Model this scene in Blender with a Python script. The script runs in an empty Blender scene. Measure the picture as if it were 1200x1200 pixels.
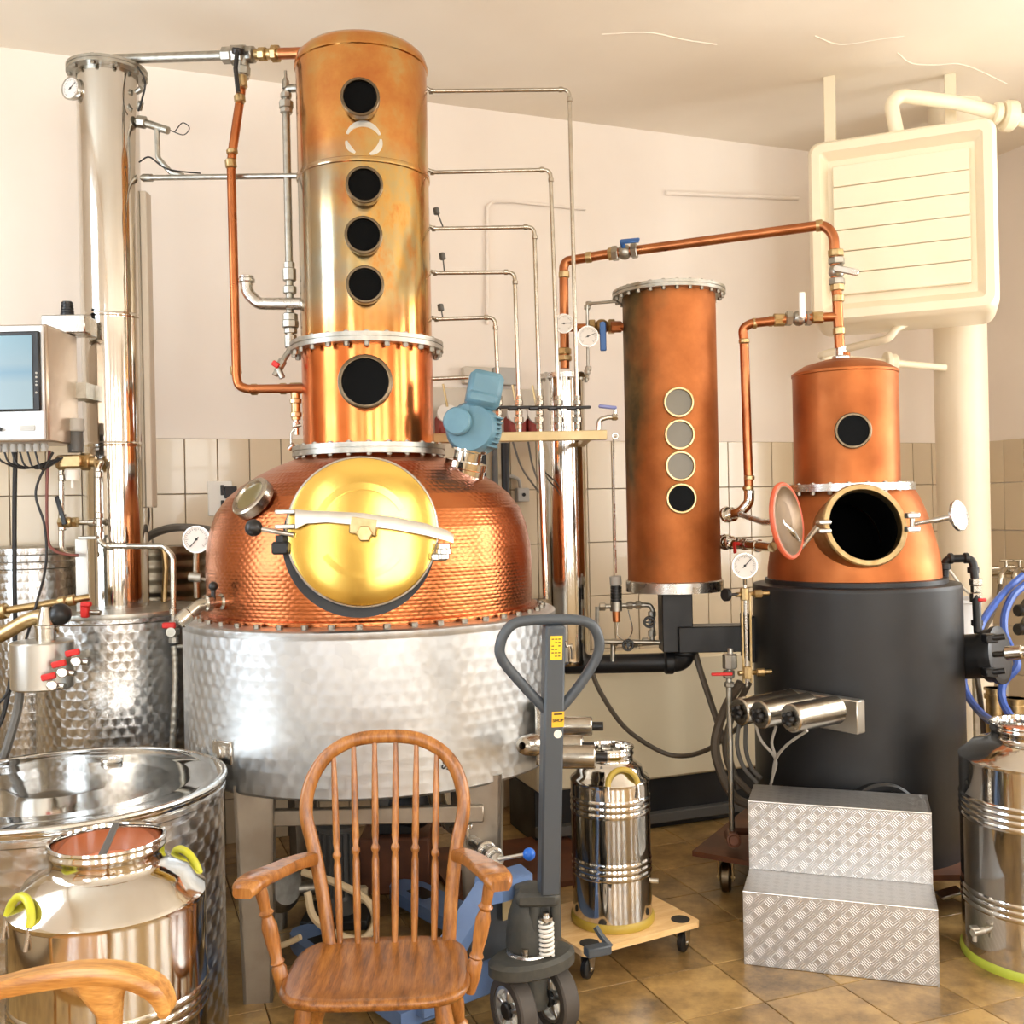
import bpy, bmesh, math, random
from mathutils import Vector, Matrix, Quaternion
random.seed(7)
V = Vector
PI = math.pi
SC = bpy.context.scene
COL = SC.collection
# ------------------------------------------------------------------ camera, light, exposure
CAMZ, FOC, ROLL = 1.6, 1200.0, math.radians(1.2)
CR, SR = math.cos(ROLL), math.sin(ROLL)
cam = bpy.data.objects.new('camera', bpy.data.cameras.new('camera'))
COL.objects.link(cam)
cam.data.sensor_width = 36.0
cam.data.lens = 36.0
cam.data.clip_start = 0.02
cam.matrix_world = Matrix(((CR, SR, 0, 0), (0, 0, -1, 0), (-SR, CR, 0, CAMZ), (0, 0, 0, 1)))
SC.camera = cam
SC.view_settings.view_transform = 'Standard'
SC.view_settings.look = 'None'
SC.view_settings.gamma = 1.0
SC.view_settings.use_curve_mapping = False
SC.view_settings.exposure = -0.46
SC.cycles.use_denoising = True
SC.cycles.max_bounces = 10
SC.cycles.diffuse_bounces = 5
SC.cycles.glossy_bounces = 6
world = bpy.data.worlds.new('sky')
SC.world = world
world.use_nodes = True
world.node_tree.nodes['Background'].inputs[0].default_value = (0.72, 0.86, 1.0, 1)
world.node_tree.nodes['Background'].inputs[1].default_value = 3.0
WINDOW_W = 62.0      # watts per square metre of window daylight
# room frame: back wall runs along E1, E2 points from the back wall towards the camera
TH = math.atan(0.385)
E1 = V((math.cos(TH), math.sin(TH), 0)); E2 = V((math.sin(TH), -math.cos(TH), 0))
CORNER = V((3.0, 5.58 + 0.385 * 3.0, 0))
ROOM_H, TILE_H = 3.78, 1.99
ROOM_L, ROOM_D = 7.05, 9.0
def R(a, b, z=0.0):
    return CORNER + E1 * a + E2 * b + V((0, 0, z))
# windows: (wall, along0, along1, z0, z1)
WINDOWS = [('front', -6.5, -5.4, 0.9, 3.2), ('front', -4.6, -3.5, 0.9, 3.2), ('front', -2.7, -1.6, 0.9, 3.2),
           ('left', 1.3, 2.5, 1.0, 3.6), ('left', 4.3, 5.5, 1.0, 3.3), ('left', 6.9, 8.1, 1.0, 3.3), ('right', 2.2, 3.5, 1.0, 3.3), ('right', 4.4, 5.6, 1.0, 3.3), ('right', 6.6, 7.8, 1.0, 3.3)]  # nearest right-wall window is added to brighten the right side
def wall_pt(wall, s, z, off=0.0):
    if wall == 'front': return R(s, ROOM_D + off, z)
    if wall == 'left': return R(-ROOM_L - off, s, z)
    if wall == 'right': return R(off, s, z)
    return R(s, -off, z)
WNORM = {'front': -E2, 'left': E1, 'right': -E1, 'back': E2}
WDIR = {'front': E1, 'left': E2, 'right': E2, 'back': E1}
for (wl, s0, s1, z0, z1) in WINDOWS:
    ld = bpy.data.lights.new('window_daylight', 'AREA')  # one area lamp per window, the added right-wall one included
    ld.shape = 'RECTANGLE'; ld.size = s1 - s0 + 0.1; ld.size_y = z1 - z0 + 0.1
    ld.energy = WINDOW_W * (s1 - s0) * (z1 - z0)
    ld.color = (0.78, 0.89, 1.0) if wl == 'left' else (1.0, 0.975, 0.93)
    if wl == 'left': ld.energy *= 0.62
    lo = bpy.data.objects.new('window_daylight', ld); COL.objects.link(lo)
    n = WNORM[wl]
    zax = -n; yax = V((0, 0, 1)); xax = yax.cross(zax)
    m = Matrix((xax, yax, zax)).transposed().to_4x4()
    m.translation = wall_pt(wl, (s0 + s1) / 2, (z0 + z1) / 2, 0.22)
    lo.matrix_world = m

# ------------------------------------------------------------------ measuring helpers
def W(px, py, Y):
    u, v = px - 600.0, 600.0 - py
    return V(((u * CR + v * SR) / FOC * Y, Y, CAMZ + (-u * SR + v * CR) / FOC * Y))
def S(n, Y): return n * Y / FOC

# ------------------------------------------------------------------ mesh builder
def frame(axis):
    a = V(axis).normalized()
    return a.to_track_quat('Z', 'Y').to_matrix()
def fillet(pts, rad, n=6, closed=False):
    pts = [V(p) for p in pts]
    if rad <= 0 or len(pts) < 3: return pts
    out = [pts[0]]
    for i in range(1, len(pts) - 1):
        a, b, c = pts[i-1], pts[i], pts[i+1]
        d1, d2 = (a - b), (c - b)
        l1, l2 = d1.length, d2.length
        if l1 < 1e-6 or l2 < 1e-6: continue
        d1 /= l1; d2 /= l2
        ang = d1.angle(d2)
        if ang > PI - 0.05: out.append(b); continue
        t = min(rad / math.tan(ang / 2), l1 * 0.49, l2 * 0.49)
        p, q = b + d1 * t, b + d2 * t
        for k in range(n + 1):
            s = k / n
            out.append(p * (1-s)**2 + b * 2*s*(1-s) + q * s*s)
    out.append(pts[-1])
    return out
def spline(pts, n=8):
    pts = [V(p) for p in pts]
    P = [pts[0] * 2 - pts[1]] + pts + [pts[-1] * 2 - pts[-2]]
    out = []
    for i in range(1, len(P) - 2):
        p0, p1, p2, p3 = P[i-1], P[i], P[i+1], P[i+2]
        for k in range(n):
            t = k / n
            out.append(0.5 * ((2*p1) + (p2-p0)*t + (2*p0-5*p1+4*p2-p3)*t*t + (3*p1-p0-3*p2+p3)*t**3))
    out.append(pts[-1])
    return out
class MB:
    def __init__(s): s.v = []; s.f = []
    def add(s, vs, fs, M=None):
        o = len(s.v)
        s.v += [(M @ V(p)) if M is not None else V(p) for p in vs]
        s.f += [tuple(i + o for i in f) for f in fs]
        return s
    def box(s, c, size, rot=None, bev=0.0):
        hx, hy, hz = size[0]/2, size[1]/2, size[2]/2
        bev = min(bev, hx*0.95, hy*0.95, hz*0.95)
        M3 = rot if rot is not None else Matrix.Identity(3)
        c = V(c)
        if bev <= 0:
            vs = [V((x, y, z)) for x in (-hx, hx) for y in (-hy, hy) for z in (-hz, hz)]
            fs = [(0,1,3,2), (4,6,7,5), (0,4,5,1), (2,3,7,6), (0,2,6,4), (1,5,7,3)]
            return s.add([M3 @ p + c for p in vs], fs)
        bm = bmesh.new()
        for x in (-1, 1):
            for y in (-1, 1):
                for z in (-1, 1):
                    bm.verts.new((x*(hx-bev), y*(hy-bev), z*hz)); bm.verts.new((x*(hx-bev), y*hy, z*(hz-bev))); bm.verts.new((x*hx, y*(hy-bev), z*(hz-bev)))
        bmesh.ops.convex_hull(bm, input=bm.verts)
        bmesh.ops.dissolve_limit(bm, angle_limit=0.01, verts=bm.verts, edges=bm.edges)
        bm.verts.index_update()
        s.add([M3 @ p.co + c for p in bm.verts], [tuple(x.index for x in f.verts) for f in bm.faces])
        bm.free(); return s
    def lathe(s, prof, c=(0, 0, 0), axis=(0, 0, 1), seg=32):
        M3 = frame(axis); c = V(c)
        vs, fs, rings = [], [], []
        if seg >= 28:      # holding loops so that long straight runs keep true reflections
            q = [prof[0]]
            for (r0, h0), (r1, h1) in zip(prof[:-1], prof[1:]):
                L = math.hypot(r1-r0, h1-h0)
                if L > 0.06:
                    e = 0.004/L
                    q += [(r0+(r1-r0)*e, h0+(h1-h0)*e), (r1+(r0-r1)*e, h1+(h0-h1)*e)]
                q.append((r1, h1))
            prof = q
        for (r, h) in prof:
            if r < 1e-6:
                rings.append([len(vs)]); vs.append(M3 @ V((0, 0, h)) + c)
            else:
                rg = []
                for k in range(seg):
                    a = 2*PI*k/seg
                    rg.append(len(vs)); vs.append(M3 @ V((r*math.cos(a), r*math.sin(a), h)) + c)
                rings.append(rg)
        for A, B in zip(rings[:-1], rings[1:]):
            if len(A) == 1 and len(B) == 1: continue
            for k in range(seg):
                k2 = (k+1) % seg
                if len(A) == 1: fs.append((A[0], B[k2], B[k]))
                elif len(B) == 1: fs.append((A[k], A[k2], B[0]))
                else: fs.append((A[k], A[k2], B[k2], B[k]))
        return s.add(vs, fs)
    def cyl(s, p0, p1, r0, r1=None, seg=16, bev=0.0):
        p0, p1 = V(p0), V(p1); L = (p1-p0).length
        r1 = r0 if r1 is None else r1
        if bev > 0: prof = [(0, 0), (r0-bev, 0), (r0, bev), (r1, L-bev), (r1-bev, L), (0, L)]
        else: prof = [(0, 0), (r0, 0), (r1, L), (0, L)]
        return s.lathe(prof, p0, p1-p0, seg)
    def tube(s, pts, r, seg=10, fil=0.0, caps=True, closed=False, n=6):
        pts = fillet(pts, fil, n) if fil > 0 else [V(p) for p in pts]
        q = [pts[0]]
        for p in pts[1:]:
            if (p - q[-1]).length > 1e-5: q.append(p)
        pts = q; N = len(pts)
        rs = r if isinstance(r, (list, tuple)) else [r]*N
        tang = []
        for i in range(N):
            if closed: t = pts[(i+1) % N] - pts[i-1]
            else: t = pts[min(i+1, N-1)] - pts[max(i-1, 0)]
            tang.append(t.normalized())
        up = V((0, 0, 1)) if abs(tang[0].z) < 0.9 else V((1, 0, 0))
        nrm = (up - tang[0]*up.dot(tang[0])).normalized()
        vs, fs = [], []
        for i in range(N):
            if i:
                nrm = (nrm - tang[i]*nrm.dot(tang[i])).normalized()
            b = tang[i].cross(nrm)
            rr = rs[min(i, len(rs)-1)]
            for k in range(seg):
                a = 2*PI*k/seg
                vs.append(pts[i] + (nrm*math.cos(a) + b*math.sin(a))*rr)
        for i in range(N if closed else N-1):
            j = (i+1) % N
            for k in range(seg):
                k2 = (k+1) % seg
                fs.append((i*seg+k, i*seg+k2, j*seg+k2, j*seg+k))
        if caps and not closed:
            fs.append(tuple(range(seg))[::-1]); fs.append(tuple(range((N-1)*seg, N*seg)))
        return s.add(vs, fs)
    def sphere(s, c, r, seg=16, sc=(1, 1, 1)):
        prof = [(math.sin(PI*k/(seg//2))*1.0, -math.cos(PI*k/(seg//2))) for k in range(seg//2+1)]
        prof[0] = (0, -1); prof[-1] = (0, 1)
        t = MB().lathe(prof, seg=seg)
        return s.add([V((p.x*r*sc[0], p.y*r*sc[1], p.z*r*sc[2])) + V(c) for p in t.v], t.f)
    def prism(s, pts, h0, h1, M=None):
        n = len(pts)
        vs = [V((p[0], p[1], h0)) for p in pts] + [V((p[0], p[1], h1)) for p in pts]
        fs = [tuple(range(n))[::-1], tuple(range(n, 2*n))] + [(k, (k+1) % n, n+(k+1) % n, n+k) for k in range(n)]
        return s.add(vs, fs, M)
    def loft(s, rings, caps=True, closed=False):
        n = len(rings[0]); vs = [V(p) for r in rings for p in r]; fs = []
        m = len(rings)
        for i in range(m if closed else m-1):
            j = (i+1) % m
            for k in range(n):
                k2 = (k+1) % n
                fs.append((i*n+k, i*n+k2, j*n+k2, j*n+k))
        if caps and not closed: fs.append(tuple(range(n))[::-1]); fs.append(tuple(range((m-1)*n, m*n)))
        return s.add(vs, fs)
    def torus(s, c, axis, Rr, r, seg=32, seg2=8):
        M3 = frame(axis)
        return s.tube([M3 @ V((Rr*math.cos(2*PI*k/seg), Rr*math.sin(2*PI*k/seg), 0)) + V(c) for k in range(seg)], r, seg2, closed=True)
    def mesh(s, name, mat, off=V((0, 0, 0)), ang=38):
        me = bpy.data.meshes.new(name)
        me.from_pydata([tuple(p - off) for p in s.v], [], s.f)
        bm = bmesh.new(); bm.from_mesh(me)
        bmesh.ops.recalc_face_normals(bm, faces=bm.faces)
        bm.to_mesh(me); bm.free()
        me.polygons.foreach_set('use_smooth', [True]*len(me.polygons))
        me.set_sharp_from_angle(angle=math.radians(ang))
        me.materials.append(MATS[mat] if isinstance(mat, str) else mat)
        return me
    def build(s, name, mat, parent=None, label=None, cat=None, group=None, kind=None, ang=38, org=None):
        if parent is None:
            xs = [p.x for p in s.v]; ys = [p.y for p in s.v]; zs = [p.z for p in s.v]
            off = V(org) if org is not None else V(((min(xs)+max(xs))/2, (min(ys)+max(ys))/2, min(zs)))
        else: off = origin_of(parent)
        o = bpy.data.objects.new(name, s.mesh(name, mat, off, ang))
        COL.objects.link(o)
        if parent is None: o.location = off; ORG[o.name] = off
        else: o.parent = parent; ORG[o.name] = off
        tag(o, label, cat, group, kind)
        return o
ORG = {}
def origin_of(o): return ORG[o.name]
def tag(o, label=None, cat=None, group=None, kind=None):
    if label: o['label'] = label
    if cat: o['category'] = cat
    if group: o['group'] = group
    if kind: o['kind'] = kind
    return o
def thing(name, loc, label, cat, group=None, rotz=0.0, local=False):
    o = bpy.data.objects.new(name, None); COL.objects.link(o)
    o.empty_display_size = 0.1
    o.location = V(loc); o.rotation_euler = (0, 0, rotz)
    ORG[o.name] = V((0, 0, 0)) if local else V(loc)
    return tag(o, label, cat, group)
def share(name, me, parent, loc, rot=None):
    o = bpy.data.objects.new(name, me); COL.objects.link(o); o.parent = parent
    o.location = V(loc) - (V(parent.location) if parent else V((0, 0, 0)))
    if rot is not None: o.rotation_euler = rot
    return o
def text(name, s, size, M4, mat, parent, depth=0.0006):
    cu = bpy.data.curves.new(name, 'FONT'); cu.body = s; cu.size = size; cu.extrude = depth; cu.offset = size*0.02
    cu.align_x = 'CENTER'; cu.align_y = 'CENTER'
    t = bpy.data.objects.new('tmp', cu); COL.objects.link(t)
    me = bpy.data.meshes.new_from_object(t.evaluated_get(bpy.context.evaluated_depsgraph_get()))
    bpy.data.objects.remove(t); me.name = name
    off = Matrix.Translation(-origin_of(parent))
    me.transform(off @ M4); me.materials.clear(); me.materials.append(MATS[mat])
    o = bpy.data.objects.new(name, me); COL.objects.link(o); o.parent = parent
    return o
def facing(c, normal, up=(0, 0, 1), roll=0.0):
    """matrix whose local z is the normal, local y is up"""
    z = V(normal).normalized(); u = V(up); y = (u - z*u.dot(z)).normalized(); x = y.cross(z)
    m = Matrix((x, y, z)).transposed()
    m = m @ Matrix.Rotation(roll, 3, 'Z')
    m4 = m.to_4x4(); m4.translation = V(c); return m4

# ------------------------------------------------------------------ materials
MATS = {}
class NT:
    def __init__(s, name):
        s.mat = bpy.data.materials.new(name); s.mat.use_nodes = True
        s.t = s.mat.node_tree; s.b = s.t.nodes['Principled BSDF']; MATS[name] = s.mat
    def n(s, typ, **kw):
        x = s.t.nodes.new(typ)
        for k, v in kw.items(): setattr(x, k, v)
        return x
    def set(s, sock, val):
        if isinstance(val, bpy.types.NodeSocket): s.t.links.new(val, sock)
        elif isinstance(val, (tuple, list, Vector)):
            val = tuple(val)
            sock.default_value = val if len(val) == len(sock.default_value) else val + (1,)
        else: sock.default_value = val
    def m(s, op, a, b=None, c=None):
        x = s.n('ShaderNodeMath', operation=op)
        for i, v in enumerate((a, b, c)):
            if v is not None: s.set(x.inputs[i], v)
        return x.outputs[0]
    def coord(s, kind='Object'):
        return s.n('ShaderNodeTexCoord').outputs[kind]
    def noise(s, scale, detail=4, stretch=None, vec=None, out='Fac', rough=0.5):
        vec = vec or s.coord()
        if stretch:
            mp = s.n('ShaderNodeMapping'); s.set(mp.inputs[0], vec); mp.inputs['Scale'].default_value = stretch; vec = mp.outputs[0]
        x = s.n('ShaderNodeTexNoise'); s.set(x.inputs['Vector'], vec)
        x.inputs['Scale'].default_value = scale; x.inputs['Detail'].default_value = detail; x.inputs['Roughness'].default_value = rough
        return x.outputs[out]
    def ramp(s, fac, stops):
        x = s.n('ShaderNodeValToRGB'); s.set(x.inputs[0], fac); el = x.color_ramp.elements
        while len(el) < len(stops): el.new(0.5)
        for e, (p, c) in zip(el, stops):
            e.position = p; e.color = tuple(c) + ((1,) if len(c) == 3 else ())
        return x.outputs[0]
    def mix(s, fac, a, b, typ='MIX'):
        x = s.n('ShaderNodeMix', data_type='RGBA', blend_type=typ)
        s.set(x.inputs[0], fac); s.set(x.inputs[6], a); s.set(x.inputs[7], b); return x.outputs[2]
    def bump(s, h, strength=0.3, dist=0.01):
        x = s.n('ShaderNodeBump'); x.inputs['Strength'].default_value = strength; x.inputs['Distance'].default_value = dist
        s.set(x.inputs['Height'], h); s.set(s.b.inputs['Normal'], x.outputs[0])
    def p(s, **kw):
        for k, v in kw.items():
            s.set(s.b.inputs[k.replace('_', ' ')], v)
        return s
def mat(name, c1, c2=None, metal=0.0, rough=0.4, r2=None, scale=6, stretch=None, bump=0.0, bscale=60, detail=4, lo=0.35, hi=0.65, **kw):
    n = NT(name)
    if c2 is None: col = c1
    else: col = n.ramp(n.noise(scale, detail, stretch), [(lo, c1), (hi, c2)])
    n.p(Base_Color=col, Metallic=metal)
    if r2 is not None:
        f = n.noise(scale*1.7, 4, stretch)
        mr = n.n('ShaderNodeMapRange'); n.set(mr.inputs[0], f); mr.inputs[1].default_value = 0.3; mr.inputs[2].default_value = 0.7
        mr.inputs[3].default_value = rough; mr.inputs[4].default_value = r2
        n.p(Roughness=mr.outputs[0])
    else: n.p(Roughness=rough)
    if bump: n.bump(n.noise(bscale, 3, stretch), bump, 0.004)
    if kw: n.p(**kw)
    return n.mat
def lin(r, g, b):
    f = lambda c: (c/255/12.92) if c/255 <= 0.04045 else ((c/255+0.055)/1.055)**2.4
    return (f(r), f(g), f(b))
# setting
mat('plaster', lin(237, 227, 215), lin(230, 219, 207), rough=0.85, scale=1.2, bump=0.12, bscale=30)
mat('ceiling_paint', lin(240, 231, 216), lin(232, 222, 206), rough=0.9, scale=0.9, bump=0.15, bscale=12)
n = NT('wall_tile')
rnd = n.n('ShaderNodeObjectInfo').outputs['Random']
n.p(Base_Color=n.mix(n.m('MULTIPLY', rnd, 1.0), lin(216, 200, 172), lin(205, 188, 160)), Roughness=0.22, Coat_Weight=0.2)
n.bump(n.noise(8, 2), 0.05, 0.003)
mat('grout', lin(150, 135, 115), lin(132, 118, 100), rough=0.9, scale=20)
n = NT('floor_tile')
oi = n.n('ShaderNodeObjectInfo')
rnd = oi.outputs['Random']
geo = n.n('ShaderNodeNewGeometry').outputs['Position']
fac = n.m('ADD', n.m('MULTIPLY', n.noise(6.5, 8, vec=geo, rough=0.7), 0.85), n.m('MULTIPLY', rnd, 0.12))
n.p(Base_Color=n.ramp(fac, [(0.30, lin(92, 72, 44)), (0.46, lin(148, 118, 72)), (0.62, lin(186, 152, 96))]), Roughness=0.28)
n.bump(n.noise(14, 4, vec=geo), 0.06, 0.004)
mat('floor_joint', lin(104, 80, 52), rough=0.8)
mat('white_paint', lin(238, 226, 203), lin(232, 219, 194), rough=0.45, scale=2)
mat('enamel', lin(240, 228, 200), rough=0.35, Coat_Weight=0.2)
mat('cream_panel', lin(226, 212, 180), lin(219, 204, 170), rough=0.5, scale=1.5)
mat('frame_wood', lin(230, 224, 214), rough=0.5)
# metals
n = NT('copper_polished')
pos = n.coord()
sep = n.n('ShaderNodeSeparateXYZ'); n.set(sep.inputs[0], pos)
tarn = n.noise(4.2, 6, rough=0.66)
c0 = n.ramp(tarn, [(0.34, (0.52, 0.19, 0.06)), (0.5, (0.60, 0.28, 0.085)), (0.64, (0.56, 0.38, 0.15))])
zf = n.m('MULTIPLY', n.m('SUBTRACT', sep.outputs[2], 2.28), 8.0)
zf = n.m('MINIMUM', n.m('MAXIMUM', zf, 0.0), 1.0)
zt = n.m('MINIMUM', n.m('MAXIMUM', n.m('MULTIPLY', n.m('SUBTRACT', 2.98, sep.outputs[2]), 8.0), 0.0), 1.0)
patch = n.ramp(n.noise(5.5, 7, (1, 1, 0.55), rough=0.68), [(0.38, (0.56, 0.22, 0.06)), (0.46, (0.58, 0.37, 0.12)), (0.55, (0.44, 0.38, 0.20)), (0.64, (0.52, 0.26, 0.08))])
lf = n.m('MINIMUM', n.m('MAXIMUM', n.m('MULTIPLY', n.m('SUBTRACT', n.m('ADD', n.m('MULTIPLY', n.noise(3.6, 6, rough=0.65), 0.5), -0.22), sep.outputs[0]), 7.0), 0.0), 1.0)
patch = n.mix(n.m('MULTIPLY', lf, 0.75), patch, n.ramp(n.noise(5, 5), [(0.38, (0.30, 0.37, 0.36)), (0.62, (0.42, 0.37, 0.25))]))
n.p(Base_Color=n.mix(n.m('MULTIPLY', n.m('MULTIPLY', zf, zt), 0.88), c0, patch), Metallic=1.0)
mr = n.n('ShaderNodeMapRange'); n.set(mr.inputs[0], n.noise(4, 5)); mr.inputs[1].default_value = 0.35; mr.inputs[2].default_value = 0.7; mr.inputs[3].default_value = 0.10; mr.inputs[4].default_value = 0.24
n.p(Roughness=mr.outputs[0]); n.bump(n.noise(5, 2), 0.03, 0.02)
n = NT('copper_hammered')
pos = n.coord(); sep = n.n('ShaderNodeSeparateXYZ'); n.set(sep.inputs[0], pos)
th = n.m('ARCTAN2', sep.outputs[1], sep.outputs[0])
row = n.m('MULTIPLY', sep.outputs[2], 80.0)
sa = n.m('MULTIPLY', th, 60.0)
ro = n.m('FLOOR', row)
jit = n.m('MULTIPLY', n.noise(9, 2), 3.0)
sx = n.m('ABSOLUTE', n.m('SINE', n.m('ADD', n.m('ADD', sa, n.m('MULTIPLY', ro, 1.37)), jit)))
sz = n.m('SINE', n.m('MULTIPLY', n.m('FRACT', row), PI))
h = n.m('MULTIPLY', sx, sz)
n.p(Base_Color=n.ramp(n.noise(2.6, 5), [(0.3, (0.36, 0.10, 0.036)), (0.55, (0.52, 0.17, 0.06)), (0.75, (0.60, 0.23, 0.09))]), Metallic=1.0, Roughness=0.27)
n.bump(h, 0.15, 0.005)
mat('copper_dull', (0.27, 0.075, 0.02), (0.50, 0.165, 0.05), metal=0.88, rough=0.40, r2=0.55, scale=4.2, detail=8, lo=0.3, hi=0.7, bump=0.04, bscale=25)
n = NT('copper_stained')
big = n.noise(1.9, 5, (1, 1, 0.6), rough=0.6)
base = n.ramp(n.noise(6, 6, rough=0.65), [(0.3, (0.33, 0.10, 0.025)), (0.7, (0.50, 0.17, 0.05))])
sp2 = n.n('ShaderNodeSeparateXYZ'); n.set(sp2.inputs[0], n.coord())
big = n.m('ADD', n.m('ADD', big, n.m('MULTIPLY', n.m('SUBTRACT', sp2.outputs[2], 0.75), 0.20)), n.m('MULTIPLY', sp2.outputs[0], -0.75))
n.p(Base_Color=n.mix(n.ramp(big, [(0.48, (0, 0, 0)), (0.66, (1, 1, 1))]), base, n.ramp(n.noise(14, 4), [(0.3, (0.09, 0.065, 0.03)), (0.7, (0.22, 0.13, 0.05))])), Metallic=0.8, Roughness=0.55)
mat('copper_pipe', (0.52, 0.20, 0.08), (0.38, 0.135, 0.055), metal=1.0, rough=0.27, r2=0.4, scale=9)
mat('copper_line', (0.50, 0.18, 0.065), (0.40, 0.13, 0.05), metal=1.0, rough=0.25, r2=0.36, scale=7)
mat('copper_red', (0.70, 0.21, 0.06), (0.62, 0.17, 0.045), metal=1.0, rough=0.16, r2=0.26, scale=5)
n = NT('brass_lid')
n.p(Base_Color=n.ramp(n.noise(2.5, 4), [(0.3, (0.52, 0.34, 0.07)), (0.7, (0.60, 0.42, 0.11))]), Metallic=1.0, Roughness=0.13)
n.bump(n.noise(3.2, 2), 0.05, 0.03)
mat('brass', (0.52, 0.38, 0.19), (0.40, 0.28, 0.13), metal=1.0, rough=0.3, r2=0.42, scale=20)
mat('brass_worn', (0.44, 0.31, 0.14), (0.58, 0.44, 0.24), metal=1.0, rough=0.36, scale=25)
mat('dark_brass', (0.17, 0.125, 0.08), (0.12, 0.09, 0.055), metal=1.0, rough=0.35, scale=20)
mat('steel_mirror', (0.66, 0.64, 0.60), (0.62, 0.60, 0.56), metal=1.0, rough=0.06, r2=0.12, scale=3)
n = NT('steel_lid'); n.p(Base_Color=(0.64, 0.62, 0.58), Metallic=1.0, Roughness=0.08); n.bump(n.noise(3.5, 2), 0.25, 0.02)
mat('steel', (0.60, 0.58, 0.54), (0.52, 0.50, 0.46), metal=1.0, rough=0.22, r2=0.32, scale=10)
mat('steel_brushed', (0.60, 0.58, 0.53), (0.54, 0.52, 0.47), metal=1.0, rough=0.30, r2=0.36, scale=12, stretch=(1, 1, 0.1))
mat('steel_plate', (0.42, 0.37, 0.30), (0.34, 0.29, 0.23), metal=0.9, rough=0.4, r2=0.5, scale=8)
mat('galvanised', (0.46, 0.44, 0.39), (0.36, 0.34, 0.29), metal=1.0, rough=0.36, r2=0.45, scale=30)
mat('nickel', (0.55, 0.51, 0.44), (0.44, 0.40, 0.33), metal=1.0, rough=0.25, scale=20)
mat('aluminium', (0.72, 0.72, 0.70), metal=1.0, rough=0.28)
mat('bolt_steel', (0.30, 0.27, 0.22), metal=1.0, rough=0.38)
mat('bar_metal', (0.62, 0.60, 0.54), (0.54, 0.51, 0.45), metal=0.85, rough=0.34, scale=12)
def engine_turned(name, rad, pitch, aniso, rough, c, cvar=0.25, bst=0.05):
    n = NT(name)
    pos = n.coord(); sep = n.n('ShaderNodeSeparateXYZ'); n.set(sep.inputs[0], pos)
    th = n.m('ARCTAN2', sep.outputs[1], sep.outputs[0])
    s0 = n.m('MULTIPLY', th, rad/pitch); t0 = n.m('MULTIPLY', sep.outputs[2], 1.3/pitch)
    row = n.m('FLOOR', t0); fy = n.m('SUBTRACT', n.m('FRACT', t0), 0.5)
    def cell(shift):
        par = n.m('MULTIPLY', n.m('FLOORED_MODULO', n.m('ADD', row, shift), 2.0), 0.5)
        ss = n.m('ADD', s0, par)
        return n.m('SUBTRACT', n.m('FRACT', ss), 0.5), n.m('FLOOR', ss)
    ax, ia = cell(0.0); bx, ib = cell(1.0)
    by = n.m('ADD', fy, 1.0)
    d = n.m('SQRT', n.m('ADD', n.m('MULTIPLY', bx, bx), n.m('MULTIPLY', n.m('MULTIPLY', by, by), 0.6)))
    use_b = n.m('LESS_THAN', d, 0.66)
    def sel(p, q): return n.m('ADD', p, n.m('MULTIPLY', use_b, n.m('SUBTRACT', q, p)))
    a = sel(ax, bx); b = sel(fy, by)
    idx = sel(n.m('ADD', ia, n.m('MULTIPLY', row, 17.3)), n.m('ADD', ib, n.m('MULTIPLY', n.m('SUBTRACT', row, 1.0), 17.3)))
    wn = n.n('ShaderNodeTexWhiteNoise', noise_dimensions='1D'); n.set(wn.inputs['W'], idx)
    hz = wn.outputs['Value']
    rr = n.m('MAXIMUM', n.m('SQRT', n.m('ADD', n.m('POWER', sep.outputs[0], 2.0), n.m('POWER', sep.outputs[1], 2.0))), 0.01)
    nb = n.m('MULTIPLY', b, -1.0)
    tx = n.m('MULTIPLY', nb, n.m('DIVIDE', n.m('MULTIPLY', sep.outputs[1], -1.0), rr))
    ty = n.m('MULTIPLY', nb, n.m('DIVIDE', sep.outputs[0], rr))
    cb = n.n('ShaderNodeCombineXYZ'); n.set(cb.inputs[0], tx); n.set(cb.inputs[1], ty); n.set(cb.inputs[2], a)
    vn = n.n('ShaderNodeVectorMath', operation='NORMALIZE'); n.set(vn.inputs[0], cb.outputs[0])
    n.p(Tangent=vn.outputs[0], Anisotropic=aniso, Metallic=1.0, Roughness=rough)
    lo_ = tuple(x*(1-cvar) for x in c)
    n.p(Base_Color=n.mix(hz, lo_, c))
    hgt = n.m('ADD', n.m('MULTIPLY', n.m('SQRT', n.m('ADD', n.m('MULTIPLY', a, a), n.m('MULTIPLY', b, b))), 0.8), n.m('MULTIPLY', hz, 0.3))
    n.bump(hgt, bst, pitch*0.05)
engine_turned('scale_steel', 0.315, 0.047, 0.9, 0.26, (0.60, 0.59, 0.57), 0.30, 0.03)
engine_turned('cloud_steel', 0.70, 0.055, 0.40, 0.42, (0.60, 0.61, 0.61), 0.10, 0.010)
n = NT('tread_plate')
pos = n.coord(); sep = n.n('ShaderNodeSeparateXYZ'); n.set(sep.inputs[0], pos)
PP = 0.035
uu = n.m('DIVIDE', sep.outputs[0], PP); vv = n.m('DIVIDE', n.m('SUBTRACT', sep.outputs[2], sep.outputs[1]), PP)
par = n.m('FLOORED_MODULO', n.m('ADD', n.m('FLOOR', uu), n.m('FLOOR', vv)), 2.0)
fu = n.m('SUBTRACT', n.m('FRACT', uu), 0.5); fv = n.m('SUBTRACT', n.m('FRACT', vv), 0.5)
d1 = n.m('MULTIPLY', n.m('ADD', fu, fv), 0.707); d2 = n.m('MULTIPLY', n.m('SUBTRACT', fu, fv), 0.707)
al = n.m('ADD', d1, n.m('MULTIPLY', par, n.m('SUBTRACT', d2, d1)))
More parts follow.
